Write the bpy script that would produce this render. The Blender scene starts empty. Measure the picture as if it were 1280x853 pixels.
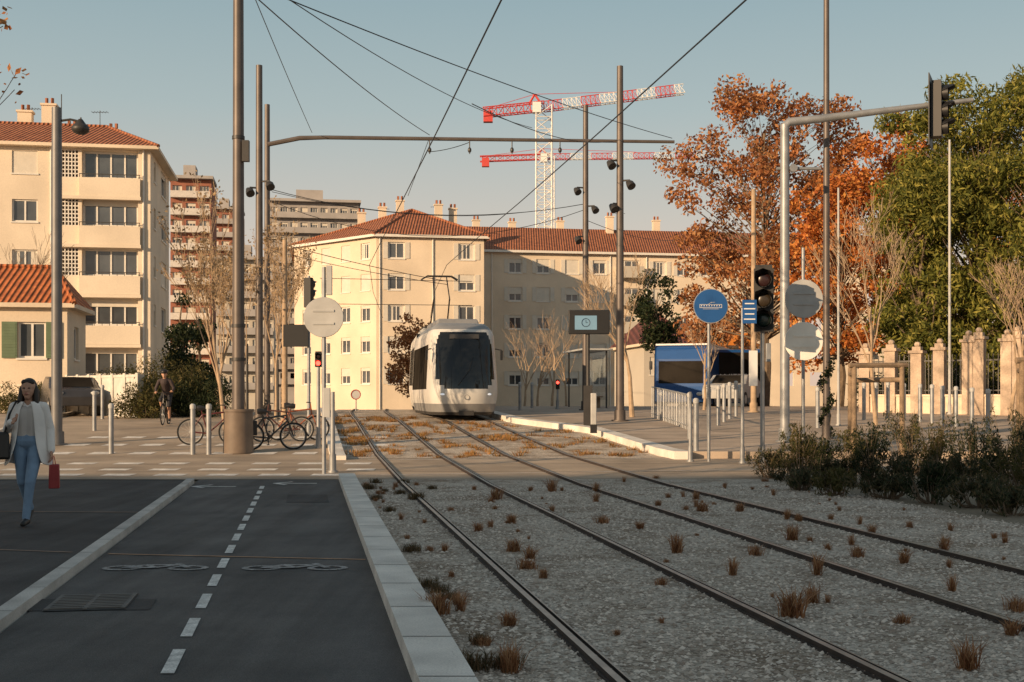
import bpy, bmesh, math, random
import numpy as np
from mathutils import Vector, Matrix
random.seed(7); rng=np.random.default_rng(7)
scene=bpy.context.scene
scene.view_settings.view_transform='Standard'; scene.view_settings.look='None'; scene.view_settings.exposure=0
COL=scene.collection
F=1500.0; H=1.5; HY=496.0; SL=0.17; YAW=math.atan(SL)
# ---------- terrain ----------
_ty=[-300,0,20,28,34,40,46,55,70,100,150,400,6000]
_tz=[0,0,0,.12,.38,.66,.82,.9,.6,-.8,-2,-4,-4]
def gz(y):
    y0=math.floor(y); t=y-y0
    return float(np.interp(y0,_ty,_tz))*(1-t)+float(np.interp(y0+1,_ty,_tz))*t
def gx(px,Y): return (px-640)/F*Y
def hz(py,Y): return H-(py-HY)*Y/F
def at(px,Y,dz=0): return Vector((gx(px,Y),Y,gz(Y)+dz))
def P(px,py,Y): return Vector((gx(px,Y),Y,hz(py,Y)))
# ---------- materials ----------
MATS={}
def M(name,col,rough=.7,metal=0,var=.12,scale=3,bump=0,bscale=40,emit=0,spec=None,fine=0):
    if name in MATS: return MATS[name]
    m=bpy.data.materials.new(name); m.use_nodes=True; nt=m.node_tree; b=nt.nodes['Principled BSDF']
    b.inputs['Roughness'].default_value=rough; b.inputs['Metallic'].default_value=metal
    if spec is not None: b.inputs['Specular IOR Level'].default_value=spec
    tc=nt.nodes.new('ShaderNodeTexCoord')
    n=nt.nodes.new('ShaderNodeTexNoise'); n.inputs['Scale'].default_value=scale; n.inputs['Detail'].default_value=6
    nt.links.new(tc.outputs['Object'],n.inputs['Vector'])
    r=nt.nodes.new('ShaderNodeMapRange'); r.inputs['From Min'].default_value=.3; r.inputs['From Max'].default_value=.7
    r.inputs['To Min'].default_value=1-var; r.inputs['To Max'].default_value=1+var
    nt.links.new(n.outputs['Fac'],r.inputs['Value'])
    last=r.outputs['Result']
    if fine:
        n3=nt.nodes.new('ShaderNodeTexNoise'); n3.inputs['Scale'].default_value=bscale; n3.inputs['Detail'].default_value=3
        nt.links.new(tc.outputs['Object'],n3.inputs['Vector'])
        r3=nt.nodes.new('ShaderNodeMapRange'); r3.inputs['From Min'].default_value=.3; r3.inputs['From Max'].default_value=.7
        r3.inputs['To Min'].default_value=1-fine; r3.inputs['To Max'].default_value=1+fine
        nt.links.new(n3.outputs['Fac'],r3.inputs['Value'])
        mm=nt.nodes.new('ShaderNodeMath'); mm.operation='MULTIPLY'
        nt.links.new(last,mm.inputs[0]); nt.links.new(r3.outputs['Result'],mm.inputs[1]); last=mm.outputs[0]
    vm=nt.nodes.new('ShaderNodeVectorMath'); vm.operation='SCALE'; vm.inputs[0].default_value=col
    nt.links.new(last,vm.inputs['Scale']); nt.links.new(vm.outputs['Vector'],b.inputs['Base Color'])
    if bump:
        n2=nt.nodes.new('ShaderNodeTexNoise'); n2.inputs['Scale'].default_value=bscale; n2.inputs['Detail'].default_value=4
        nt.links.new(tc.outputs['Object'],n2.inputs['Vector'])
        bp=nt.nodes.new('ShaderNodeBump'); bp.inputs['Strength'].default_value=bump; bp.inputs['Distance'].default_value=.02
        nt.links.new(n2.outputs['Fac'],bp.inputs['Height']); nt.links.new(bp.outputs['Normal'],b.inputs['Normal'])
    if emit:
        b.inputs['Emission Color'].default_value=(*col,1); b.inputs['Emission Strength'].default_value=emit
    MATS[name]=m; return m
def Mleaf(name,c1,c2,c3,tl=.35):
    m=bpy.data.materials.new(name); m.use_nodes=True; nt=m.node_tree; b=nt.nodes['Principled BSDF']
    b.inputs['Roughness'].default_value=.65; b.inputs['Specular IOR Level'].default_value=.2
    g=nt.nodes.new('ShaderNodeNewGeometry'); cr=nt.nodes.new('ShaderNodeValToRGB')
    cr.color_ramp.elements[0].color=(*c1,1); cr.color_ramp.elements[1].color=(*c3,1)
    e=cr.color_ramp.elements.new(.5); e.color=(*c2,1)
    tc=nt.nodes.new('ShaderNodeTexCoord'); n=nt.nodes.new('ShaderNodeTexNoise'); n.inputs['Scale'].default_value=.8; n.inputs['Detail'].default_value=3; nt.links.new(tc.outputs['Object'],n.inputs['Vector'])
    r=nt.nodes.new('ShaderNodeMapRange'); r.inputs['From Min'].default_value=.3; r.inputs['From Max'].default_value=.7; r.inputs['To Min'].default_value=.62; r.inputs['To Max'].default_value=1.25; nt.links.new(n.outputs['Fac'],r.inputs['Value'])
    vm=nt.nodes.new('ShaderNodeVectorMath'); vm.operation='SCALE'
    nt.links.new(g.outputs['Random Per Island'],cr.inputs['Fac']); nt.links.new(cr.outputs['Color'],vm.inputs[0]); nt.links.new(r.outputs[0],vm.inputs['Scale']); nt.links.new(vm.outputs[0],b.inputs['Base Color'])
    out=nt.nodes['Material Output']; tr=nt.nodes.new('ShaderNodeBsdfTranslucent'); mx=nt.nodes.new('ShaderNodeMixShader'); mx.inputs[0].default_value=tl
    nt.links.new(vm.outputs[0],tr.inputs['Color']); nt.links.new(b.outputs[0],mx.inputs[1]); nt.links.new(tr.outputs[0],mx.inputs[2]); nt.links.new(mx.outputs[0],out.inputs['Surface'])
    return m
def Mtile(name,col):
    m=bpy.data.materials.new(name); m.use_nodes=True; nt=m.node_tree; b=nt.nodes['Principled BSDF']; b.inputs['Roughness'].default_value=.85
    tc=nt.nodes.new('ShaderNodeTexCoord'); w=nt.nodes.new('ShaderNodeTexWave'); w.bands_direction='X'; w.inputs['Scale'].default_value=1.3; w.inputs['Distortion'].default_value=.6
    n=nt.nodes.new('ShaderNodeTexNoise'); n.inputs['Scale'].default_value=2.2; n.inputs['Detail'].default_value=8; n.inputs['Roughness'].default_value=.75
    nt.links.new(tc.outputs['Object'],w.inputs['Vector']); nt.links.new(tc.outputs['Object'],n.inputs['Vector'])
    cr=nt.nodes.new('ShaderNodeValToRGB'); cr.color_ramp.elements[0].position=.3; cr.color_ramp.elements[1].position=.72
    cr.color_ramp.elements[0].color=(col[0]*.5,col[1]*.45,col[2]*.5,1); cr.color_ramp.elements[1].color=(col[0]*1.35,col[1]*1.4,col[2]*1.4,1)
    nt.links.new(n.outputs['Fac'],cr.inputs['Fac'])
    mx=nt.nodes.new('ShaderNodeMix'); mx.data_type='RGBA'; mx.blend_type='MULTIPLY'; mx.inputs['Factor'].default_value=.5
    nt.links.new(cr.outputs['Color'],mx.inputs['A']); nt.links.new(w.outputs['Color'],mx.inputs['B']); nt.links.new(mx.outputs['Result'],b.inputs['Base Color'])
    bp=nt.nodes.new('ShaderNodeBump'); bp.inputs['Strength'].default_value=.8; bp.inputs['Distance'].default_value=.08
    nt.links.new(w.outputs['Fac'],bp.inputs['Height']); nt.links.new(bp.outputs['Normal'],b.inputs['Normal']); return m
def Mgravel():
    m=bpy.data.materials.new('gravel'); m.use_nodes=True; nt=m.node_tree; b=nt.nodes['Principled BSDF']; b.inputs['Roughness'].default_value=.95
    tc=nt.nodes.new('ShaderNodeTexCoord'); v=nt.nodes.new('ShaderNodeTexVoronoi'); v.inputs['Scale'].default_value=42
    nt.links.new(tc.outputs['Object'],v.inputs['Vector'])
    sp=nt.nodes.new('ShaderNodeSeparateColor'); nt.links.new(v.outputs['Color'],sp.inputs[0])
    cr=nt.nodes.new('ShaderNodeValToRGB'); cr.color_ramp.elements[0].color=(.25,.20,.155,1); cr.color_ramp.elements[1].color=(.74,.645,.54,1)
    e=cr.color_ramp.elements.new(.35); e.color=(.52,.45,.37,1)
    nt.links.new(sp.outputs[0],cr.inputs['Fac'])
    n=nt.nodes.new('ShaderNodeTexNoise'); n.inputs['Scale'].default_value=1.1; n.inputs['Detail'].default_value=9; n.inputs['Roughness'].default_value=.72
    nt.links.new(tc.outputs['Object'],n.inputs['Vector'])
    c2=nt.nodes.new('ShaderNodeValToRGB'); c2.color_ramp.elements[0].position=.38; c2.color_ramp.elements[1].position=.56
    c2.color_ramp.elements[0].color=(.40,.32,.24,1); c2.color_ramp.elements[1].color=(1,1,1,1)
    nt.links.new(n.outputs['Fac'],c2.inputs['Fac'])
    mx=nt.nodes.new('ShaderNodeMix'); mx.data_type='RGBA'; mx.blend_type='MULTIPLY'; mx.inputs['Factor'].default_value=.85
    nt.links.new(cr.outputs['Color'],mx.inputs['A']); nt.links.new(c2.outputs['Color'],mx.inputs['B']); nt.links.new(mx.outputs['Result'],b.inputs['Base Color'])
    bp=nt.nodes.new('ShaderNodeBump'); bp.inputs['Strength'].default_value=1; bp.inputs['Distance'].default_value=.018; bp.invert=True
    nt.links.new(v.outputs['Distance'],bp.inputs['Height']); nt.links.new(bp.outputs['Normal'],b.inputs['Normal']); return m
def Masph(name,c1,c2):
    m=bpy.data.materials.new(name); m.use_nodes=True; nt=m.node_tree; b=nt.nodes['Principled BSDF']; b.inputs['Roughness'].default_value=.85; b.inputs['Specular IOR Level'].default_value=.3
    tc=nt.nodes.new('ShaderNodeTexCoord'); L=nt.links.new
    def noise(s,d,r=.6,sc=None):
        n=nt.nodes.new('ShaderNodeTexNoise'); n.inputs['Scale'].default_value=s; n.inputs['Detail'].default_value=d; n.inputs['Roughness'].default_value=r
        if sc:
            mp=nt.nodes.new('ShaderNodeMapping'); mp.inputs['Scale'].default_value=sc; mp.inputs['Rotation'].default_value=(0,0,-YAW); L(tc.outputs['Object'],mp.inputs['Vector']); L(mp.outputs[0],n.inputs['Vector'])
        else: L(tc.outputs['Object'],n.inputs['Vector'])
        return n
    a=noise(.7,8,.65); cr=nt.nodes.new('ShaderNodeValToRGB'); cr.color_ramp.elements[0].position=.35; cr.color_ramp.elements[1].position=.68
    cr.color_ramp.elements[0].color=(*c1,1); cr.color_ramp.elements[1].color=(*c2,1); L(a.outputs['Fac'],cr.inputs['Fac'])
    s=noise(1.0,5,.6,(3.0,.22,1)); r=nt.nodes.new('ShaderNodeMapRange'); r.inputs['From Min'].default_value=.3; r.inputs['From Max'].default_value=.7; r.inputs['To Min'].default_value=.72; r.inputs['To Max'].default_value=1.25; L(s.outputs['Fac'],r.inputs['Value'])
    f=noise(170,2); r2=nt.nodes.new('ShaderNodeMapRange'); r2.inputs['From Min'].default_value=.3; r2.inputs['From Max'].default_value=.7; r2.inputs['To Min'].default_value=.6; r2.inputs['To Max'].default_value=1.4; L(f.outputs['Fac'],r2.inputs['Value'])
    mm=nt.nodes.new('ShaderNodeMath'); mm.operation='MULTIPLY'; L(r.outputs[0],mm.inputs[0]); L(r2.outputs[0],mm.inputs[1])
    vm=nt.nodes.new('ShaderNodeVectorMath'); vm.operation='SCALE'; L(cr.outputs['Color'],vm.inputs[0]); L(mm.outputs[0],vm.inputs['Scale']); L(vm.outputs[0],b.inputs['Base Color'])
    bp=nt.nodes.new('ShaderNodeBump'); bp.inputs['Strength'].default_value=.4; bp.inputs['Distance'].default_value=.01; L(f.outputs['Fac'],bp.inputs['Height']); L(bp.outputs['Normal'],b.inputs['Normal']); return m
def Mrand(name,c1,c2,rough=.9):
    m=bpy.data.materials.new(name); m.use_nodes=True; nt=m.node_tree; b=nt.nodes['Principled BSDF']; b.inputs['Roughness'].default_value=rough
    g=nt.nodes.new('ShaderNodeNewGeometry'); cr=nt.nodes.new('ShaderNodeValToRGB')
    cr.color_ramp.elements[0].color=(*c1,1); cr.color_ramp.elements[1].color=(*c2,1)
    nt.links.new(g.outputs['Random Per Island'],cr.inputs['Fac']); nt.links.new(cr.outputs['Color'],b.inputs['Base Color']); return m
asph=Masph('asphalt',(.052,.049,.049),(.092,.087,.084))
asph2=Masph('cycle_asphalt',(.085,.081,.078),(.145,.136,.128))
tanpave=M('tan_asphalt',(.40,.31,.225),.9,var=.3,scale=.6,bump=.4,bscale=120,fine=.2)
pave=M('paving_stone',(.44,.35,.27),.85,var=.22,scale=.8,bump=.3,bscale=60,fine=.15)
soil=M('dry_soil',(.20,.16,.11),.95,var=.35,scale=.4,bump=.5,bscale=20,fine=.3)
white=M('road_paint',(.66,.64,.60),.75,var=.3,scale=9,fine=.3,bscale=70)
fadew=M('faded_road_paint',(.30,.29,.28),.8,var=.45,scale=7,fine=.45,bscale=50)
zebw=M('worn_zebra_paint',(.74,.69,.62),.8,var=.3,scale=5,fine=.3,bscale=60)
stone=M('kerb_stone',(.72,.67,.60),.8,var=.2,scale=2,bump=.3,bscale=80,fine=.14)
steel_top=M('rail_steel',(.36,.30,.25),.38,metal=.8,var=.25,scale=5)
rust=M('rail_rust',(.04,.028,.022),.8,var=.4,scale=8)
dkmet=M('dark_metal',(.05,.047,.045),.5,metal=.3,var=.15)
bronze=M('bronze_metal',(.12,.10,.09),.5,metal=.3,var=.2,scale=2)
galv=M('galvanised_steel',(.30,.31,.32),.5,metal=.4,var=.2,scale=4)
ltgrey=M('light_grey_paint',(.42,.42,.41),.6,var=.12)
black=M('black_plastic',(.015,.015,.016),.5,var=.1)
rubber=M('rubber',(.02,.02,.02),.85)
glass=M('window_glass',(.075,.085,.095),.1,metal=0,var=.5,scale=.5,spec=.9)
dkglass=M('tinted_glass',(.012,.014,.016),.06,var=.3,scale=.6,spec=.6)
sdglass=M('side_glass',(.03,.026,.022),.5,var=.4,scale=.6,spec=0)
frame_w=M('white_frame',(.70,.66,.60),.6,var=.06)
shut=M('roller_shutter',(.62,.57,.49),.7,var=.06)
cream=M('cream_render',(.69,.575,.44),.9,var=.12,scale=.35,bump=.1,bscale=15,fine=.05)
cream2=M('pale_render',(.69,.59,.465),.9,var=.12,scale=.35,bump=.1,bscale=15,fine=.05)
creamD=M('warm_grey_render',(.50,.45,.38),.9,var=.08,scale=.3,fine=.04)
concrete=M('concrete',(.36,.335,.32),.9,var=.12,scale=.5,fine=.06)
brick=M('red_brick',(.30,.12,.08),.9,var=.15,scale=1)
tile=Mtile('terracotta_tile',(.44,.16,.075))
tile2=Mtile('orange_tile',(.56,.17,.055))
redp=M('red_paint',(.55,.06,.05),.5); whitep=M('white_paint',(.75,.74,.72),.45,var=.05)
blue=M('blue_sign',(.015,.09,.28),.4,var=.05); bluebus=M('blue_bus_paint',(.015,.08,.26),.3,var=.05)
tramw=M('tram_paint',(.62,.605,.57),.3,var=.08,scale=1.5); tramg=M('tram_silver',(.28,.28,.28),.4,metal=.2,var=.1)
wood=M('weathered_wood',(.24,.17,.11),.85,var=.3,scale=6,fine=.2)
bark=M('bark',(.17,.125,.085),.9,var=.3,scale=5,bump=.4,bscale=20)
barkp=M('pale_bark',(.40,.29,.19),.85,var=.2,scale=6)
leaf_orange=Mleaf('orange_leaves',(.22,.085,.04),(.44,.18,.07),(.58,.31,.13))
leaf_red=Mleaf('rust_leaves',(.32,.09,.03),(.58,.19,.045),(.68,.33,.09))
leaf_green=Mleaf('pine_needles',(.06,.075,.018),(.17,.18,.035),(.40,.35,.08),.35)
leaf_dark=Mleaf('dark_foliage',(.015,.025,.012),(.03,.045,.018),(.06,.07,.03))
leaf_scrub=Mleaf('scrub_foliage',(.03,.04,.02),(.07,.08,.04),(.20,.15,.08))
leaf_olive=Mleaf('olive_foliage',(.06,.06,.02),(.10,.10,.035),(.17,.13,.05))
leaf_tan=Mleaf('dry_leaves',(.26,.17,.08),(.42,.29,.16),(.52,.40,.25))
tuft_red=Mleaf('dry_grass',(.22,.10,.05),(.44,.22,.11),(.58,.37,.20),.5)
tuft_gold=Mleaf('golden_grass',(.12,.11,.035),(.50,.22,.07),(.64,.42,.17),.45)
# ---------- mesh builder ----------
class MB:
    def __init__(s): s.v=[];s.f=[];s.m=[];s.T=None
    def add(s,vs,fs,mi=0):
        o=len(s.v)
        for v in vs:
            v=Vector(v)
            if s.T is not None: v=s.T@v
            s.v.append(v)
        for f in fs: s.f.append([i+o for i in f]); s.m.append(mi)
        return s
    def box(s,c,sz,mi=0,rz=0,taper=1):
        x,y,z=sz[0]/2,sz[1]/2,sz[2]/2; ca,sa=math.cos(rz),math.sin(rz); vs=[]
        for dz in(-z,z):
            k=taper if dz>0 else 1
            for dx,dy in((-x,-y),(x,-y),(x,y),(-x,y)):
                dx*=k;dy*=k
                vs.append((c[0]+dx*ca-dy*sa,c[1]+dx*sa+dy*ca,c[2]+dz))
        return s.add(vs,[(3,2,1,0),(4,5,6,7),(0,1,5,4),(1,2,6,5),(2,3,7,6),(3,0,4,7)],mi)
    def bb(s,x0,x1,y0,y1,z0,z1,mi=0): return s.box(((x0+x1)/2,(y0+y1)/2,(z0+z1)/2),(x1-x0,y1-y0,z1-z0),mi)
    def tube(s,p0,p1,r0,r1=None,n=10,mi=0,caps=True):
        return s.path([p0,p1],[r0,r0 if r1 is None else r1],n,mi,caps)
    def path(s,pts,rs,n=8,mi=0,caps=True):
        pts=[Vector(p) for p in pts]; vs=[];fs=[]
        if not hasattr(rs,'__len__'): rs=[rs]*len(pts)
        for i,p in enumerate(pts):
            d=(pts[min(i+1,len(pts)-1)]-pts[max(i-1,0)])
            if d.length<1e-9: d=Vector((0,0,1))
            d.normalize(); a=Vector((0,0,1)) if abs(d.z)<.9 else Vector((1,0,0))
            u=d.cross(a).normalized(); w=d.cross(u).normalized()
            for k in range(n):
                t=2*math.pi*k/n; vs.append(p+(u*math.cos(t)+w*math.sin(t))*rs[i])
        for i in range(len(pts)-1):
            for k in range(n):
                a=i*n+k;b=i*n+(k+1)%n; fs.append((a,a+n,b+n,b))
        if caps: fs.append(tuple(range(n))); fs.append(tuple(reversed(range((len(pts)-1)*n,len(pts)*n))))
        return s.add(vs,fs,mi)
    def sph(s,c,r,mi=0,seg=12,ring=8):
        if not hasattr(r,'__len__'): r=(r,r,r)
        vs=[(c[0],c[1],c[2]-r[2])];fs=[]
        for i in range(1,ring):
            ph=-math.pi/2+math.pi*i/ring
            for k in range(seg):
                t=2*math.pi*k/seg; vs.append((c[0]+r[0]*math.cos(ph)*math.cos(t),c[1]+r[1]*math.cos(ph)*math.sin(t),c[2]+r[2]*math.sin(ph)))
        vs.append((c[0],c[1],c[2]+r[2])); L=len(vs)-1
        for k in range(seg): fs.append((0,1+(k+1)%seg,1+k))
        for i in range(ring-2):
            for k in range(seg):
                a=1+i*seg+k;b=1+i*seg+(k+1)%seg; fs.append((a,b,b+seg,a+seg))
        for k in range(seg): fs.append((L,1+(ring-2)*seg+k,1+(ring-2)*seg+(k+1)%seg))
        return s.add(vs,fs,mi)
    def torus(s,c,R,r,axis='x',n=28,k=6,mi=0):
        vs=[];fs=[]
        for i in range(n):
            a=2*math.pi*i/n
            for j in range(k):
                b=2*math.pi*j/k; q=R+r*math.cos(b); h=r*math.sin(b)
                if axis=='x': p=(h,q*math.cos(a),q*math.sin(a))
                elif axis=='y': p=(q*math.cos(a),h,q*math.sin(a))
                else: p=(q*math.cos(a),q*math.sin(a),h)
                vs.append((c[0]+p[0],c[1]+p[1],c[2]+p[2]))
        for i in range(n):
            for j in range(k):
                fs.append((i*k+j,((i+1)%n)*k+j,((i+1)%n)*k+(j+1)%k,i*k+(j+1)%k))
        return s.add(vs,fs,mi)
    def obj(s,name,mats,parent=None,smooth=True,world=False,loc=None,solid=0,bevel=0):
        off=Vector((0,0,0))
        if world and parent is not None: off=parent.location
        if loc is not None: off=Vector(loc)
        me=bpy.data.meshes.new(name); me.from_pydata([tuple(v-off) for v in s.v],[],s.f)
        if not isinstance(mats,(list,tuple)): mats=[mats]
        for m in mats: me.materials.append(m)
        me.polygons.foreach_set('material_index',s.m)
        if smooth:
            me.polygons.foreach_set('use_smooth',[True]*len(s.f)); me.set_sharp_from_angle(angle=math.radians(38))
        me.update(); o=bpy.data.objects.new(name,me); COL.objects.link(o)
        if parent is not None: o.parent=parent
        if loc is not None: o.location=loc
        if solid:
            md=o.modifiers.new('s','SOLIDIFY'); md.thickness=solid; md.offset=-1
        if bevel:
            md=o.modifiers.new('b','BEVEL'); md.width=bevel; md.segments=2; md.limit_method='ANGLE'
        return o
def tag(o,label,cat,group=None):
    o["label"]=label; o["category"]=cat
    if group: o["group"]=group
    return o
def thing(name,label,cat,loc=(0,0,0),rz=0,group=None):
    o=bpy.data.objects.new(name,None); o.empty_display_size=.2; COL.objects.link(o); o.location=loc; o.rotation_euler=(0,0,rz)
    return tag(o,label,cat,group)
def dup(o,loc=None,rz=None,scale=None,label=None):
    def rec(a,par):
        c=a.copy(); COL.objects.link(c)
        if par is not None: c.parent=par; c.matrix_parent_inverse=a.matrix_parent_inverse
        for ch in [x for x in bpy.data.objects if x.parent==a]: rec(ch,c)
        return c
    c=rec(o,None)
    if loc is not None: c.location=loc
    if rz is not None: c.rotation_euler=(0,0,rz)
    if scale: c.scale=(scale,scale,scale)
    if label: c["label"]=label
    return c
def struct(o): o["kind"]="structure"; return o
# ---------- ground strips ----------
def ys(a,b):
    r=[a]+[y for y in range(math.floor(a)+1,math.ceil(b)) ]+[b]
    return [r[0]]+[y for y in r[1:] if y-r[0]>1e-6] if b>a else r
def strip(name,s0,s1,y0,y1,dz,mat,side=0,skew=True,nx=1,loc=None,bend=None):
    f0=s0 if callable(s0) else (lambda y:s0); f1=s1 if callable(s1) else (lambda y:s1)
    mb=MB(); Y=ys(y0,y1); 
    def X(s,y): return s-(SL*y if skew else 0)+(bend(y) if bend else 0)
    rows=[]
    for y in Y:
        a,b=X(f0(y),y),X(f1(y),y); rows.append([(a+(b-a)*i/nx,y,gz(y)+dz) for i in range(nx+1)])
    for i in range(len(Y)-1):
        for k in range(nx): mb.add([rows[i][k],rows[i][k+1],rows[i+1][k+1],rows[i+1][k]],[(0,1,2,3)])
        if side:
            for k,fl in((0,0),(nx,1)):
                a,b=rows[i][k],rows[i+1][k]; a2=(a[0],a[1],a[2]-side); b2=(b[0],b[1],b[2]-side)
                mb.add([a,b,b2,a2],[(0,1,2,3) if fl else (3,2,1,0)])
    if side:
        for r,fl in((rows[0],0),(rows[-1],1)):
            a,b=r[0],r[-1]; mb.add([a,b,(b[0],b[1],b[2]-side),(a[0],a[1],a[2]-side)],[(3,2,1,0) if fl==0 else (0,1,2,3)])
    return mb.obj(name,mat,smooth=False)
mb=MB(); Y=[-300,-100,-20]+list(range(0,160))+[160,200,300,400,700,1500,6000]
Y=sorted(set(Y))
for a,b in zip(Y[:-1],Y[1:]): mb.add([(-2500,a,gz(a)-.03),(2500,a,gz(a)-.03),(2500,b,gz(b)-.03),(-2500,b,gz(b)-.03)],[(0,1,2,3)])
struct(mb.obj('ground',soil,smooth=False))
struct(strip('road',-14,-2.12,-10,150,-.008,asph))
struct(strip('cycle_path',-1.95,.55,-10,21.8,-.004,asph2))
struct(strip('crossing_surface',-10,60,21.4,27,.002,tanpave))
struct(strip('cycle_path_surface',-9,.55,27,70,.001,tanpave))
struct(strip('pavement_beyond',-30,-9,30,90,.004,pave))
gravel=Mgravel()
struct(strip('gravel_track_bed',.84,8.3,-10,21.4,.004,gravel,nx=3))
bend=lambda y:0 if y<44 else .0045*(y-44)**2 if y<54 else .45+.09*(y-54)
struct(strip('gravel_track_bed',.84,8.2,27,75,.006,gravel,bend=bend))
struct(strip('planting_bed',8.3,30,-10,21.4,.0,soil))
struct(strip('tram_platform',lambda y: 8.3 if y<35 else max(6.75,8.3-(y-35)*.35),60,27,80,.16,pave,side=.2))
o=strip('platform_edge_kerb',lambda y: 8.15 if y<35 else max(6.6,8.15-(y-35)*.35),lambda y: 8.55 if y<35 else max(7.0,8.55-(y-35)*.35),26.7,60,.18,stone,side=.2); struct(o)
struct(strip('kerb_white_stone',.55,.84,-10,21.6,.10,stone,side=.12))
struct(strip('kerb_road_side',-2.10,-1.97,-10,20.8,.07,M('kerb_stone_dull',(.50,.47,.43),.85,var=.25,scale=2,fine=.15,bscale=70),side=.1))
struct(strip('kerb_white_stone',.5,.84,26.5,60,.10,stone,side=.12))
struct(strip('kerb_road_side',-9.15,-9,30,60,.10,stone,side=.12))
mb=MB()
for i in range(30):
    y=5+i*1.0; 
    if y<21.3: 
        for s0,s1,z in((.55,.84,.1015),(-2.10,-1.97,.0715)):
            mb.add([(s0-SL*y,y,z),(s1-SL*y,y,z),(s1-SL*y,y+.012,z),(s0-SL*y,y+.012,z)],[(0,1,2,3)])
struct(mb.obj('kerb_joints',rust,smooth=False))
mb=MB()
for i in range(26):
    y=27.5+i*1.2; s0=8.6 if y<35 else max(7.1,8.6-(y-35)*.35); z=gz(y)+.164
    z2=gz(y+.03)+.164
    mb.add([(s0-SL*y,y,z),(30,y,z),(30,y+.03,z2),(s0-SL*y,y+.03,z2)],[(0,1,2,3)])
struct(mb.obj('paving_joints',M('joint_dark',(.16,.13,.11),.9),smooth=False))
mb=MB()
y=5.5
while y<21.3:
    L=.62
    mb.add([(-.80-SL*y,y,.002),(-.725-SL*y,y,.002),(-.725-SL*(y+L),y+L,.002),(-.80-SL*(y+L),y+L,.002)],[(0,1,2,3)]); y+=L+.38
struct(mb.obj('lane_dashes_marking',white,smooth=False))
def flat_line(mb,a,b,w,z=.003):
    a=Vector((a[0],a[1],0));b=Vector((b[0],b[1],0)); d=(b-a).normalized(); n=Vector((-d.y,d.x,0))*w/2
    q=[a-n,b-n,b+n,a+n]; mb.add([(p.x,p.y,gz(p.y)+z) for p in q],[(0,1,2,3)])
def bikesym(cx,cy,k):
    mb=MB()
    for dx in(-.26,.26):
        for i in range(14):
            a0=2*math.pi*i/14;a1=2*math.pi*(i+1)/14
            flat_line(mb,(cx+k*dx+.15*math.cos(a0),cy+.12*math.sin(a0)),(cx+k*dx+.15*math.cos(a1),cy+.12*math.sin(a1)),.06)
    for i,(a,b) in enumerate((((-.26,0),(-.12,.17)),((-.12,.17),(.16,.17)),((.16,.17),(.26,0)),((-.12,.17),(0,0)),((0,0),(-.26,0)),((0,0),(.16,.17)),((.16,.17),(.12,.25)))):
        flat_line(mb,(cx+k*a[0],cy+a[1]),(cx+k*b[0],cy+b[1]),.06,.0045+i*.0006)
    struct(mb.obj('bicycle_symbol_marking',fadew,smooth=False))
bikesym(-3.12,10.5,1.1); bikesym(-1.9,10.5,1.1)
mb=MB()
for cx,cy in((-3.7,20.6),(-4.95,20.0)):
    flat_line(mb,(cx-.35,cy),(cx+.35,cy),.09); flat_line(mb,(cx-.38,cy),(cx-.12,cy+.3),.08,.0036); flat_line(mb,(cx-.38,cy),(cx-.12,cy-.3),.08,.0042)
struct(mb.obj('arrow_marking',white,smooth=False))
mb=MB(); flat_line(mb,(-3.85,11.45),(-1.35,11.05),.045,.0015);  # thin tan strip running diagonally over the cycle path
struct(mb.obj('tan_path_strip',M('tan_strip',(.46,.27,.16),.9,var=.4,scale=6),smooth=False))
mb=MB(); flat_line(mb,(-9,15.9),(-4.75,15.6),.06,-.003); flat_line(mb,(-7,12.3),(-4.25,11.6),.05,-.003)
struct(mb.obj('road_seam_marking',M('seam',(.26,.18,.13),.9,var=.3),smooth=False))
mb=MB()
for r,(yy,off,ww) in enumerate(((22.4,0,.45),(23.7,.48,.45),(25.4,.2,.5),(28.6,0,.6),(31,.5,.6),(33.5,.2,.6))):
    for i in range(9):
        x=-11.5+i*.97+off-(.5 if r>2 else 0); flat_line(mb,(x,yy),(x+.55,yy),ww,.007)
struct(mb.obj('zebra_marking',zebw,smooth=False))
mb=MB(); flat_line(mb,(-3.2,22.2),(8,24.3),.06,.007); flat_line(mb,(-3.2,26.6),(3.6,26.8),.08,.007)
struct(mb.obj('crossing_line_marking',zebw,smooth=False))
mb=MB()
for yy in(23.1,25.2): flat_line(mb,(-8,yy),(12,yy+.2),.03,.0055)
struct(mb.obj('crossing_seam',rust,smooth=False))
mb=MB()
for (cx,cy,w,l) in((-3.0,8.4,.9,.5),(-2.9,17,.6,1.4)):
    mb.add([(cx-w/2,cy,-.0),(cx+w/2,cy+.05,-.0),(cx+w/2-.17*l,cy+l,-.0),(cx-w/2-.17*l,cy+l,-.0)],[(0,1,2,3)])
struct(mb.obj('asphalt_patch',asph,smooth=False))
g=MB(); 
for i in range(9): g.box((0,-.28+i*.07,.006),(.52,.03,.012))
for x in(-.26,0,.26): g.box((x,0,.005),(.03,.64,.010))
g.box((0,0,.001),(.56,.68,.002),1)
o=g.obj('drain_grate',[M('grate_iron',(.15,.14,.13),.7,metal=.2,var=.2),black]); o.location=(-3.06,8.75,.002); o.rotation_euler=(0,0,YAW); tag(o,"slotted cast iron drain grate set in the cycle path","drain")
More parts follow.
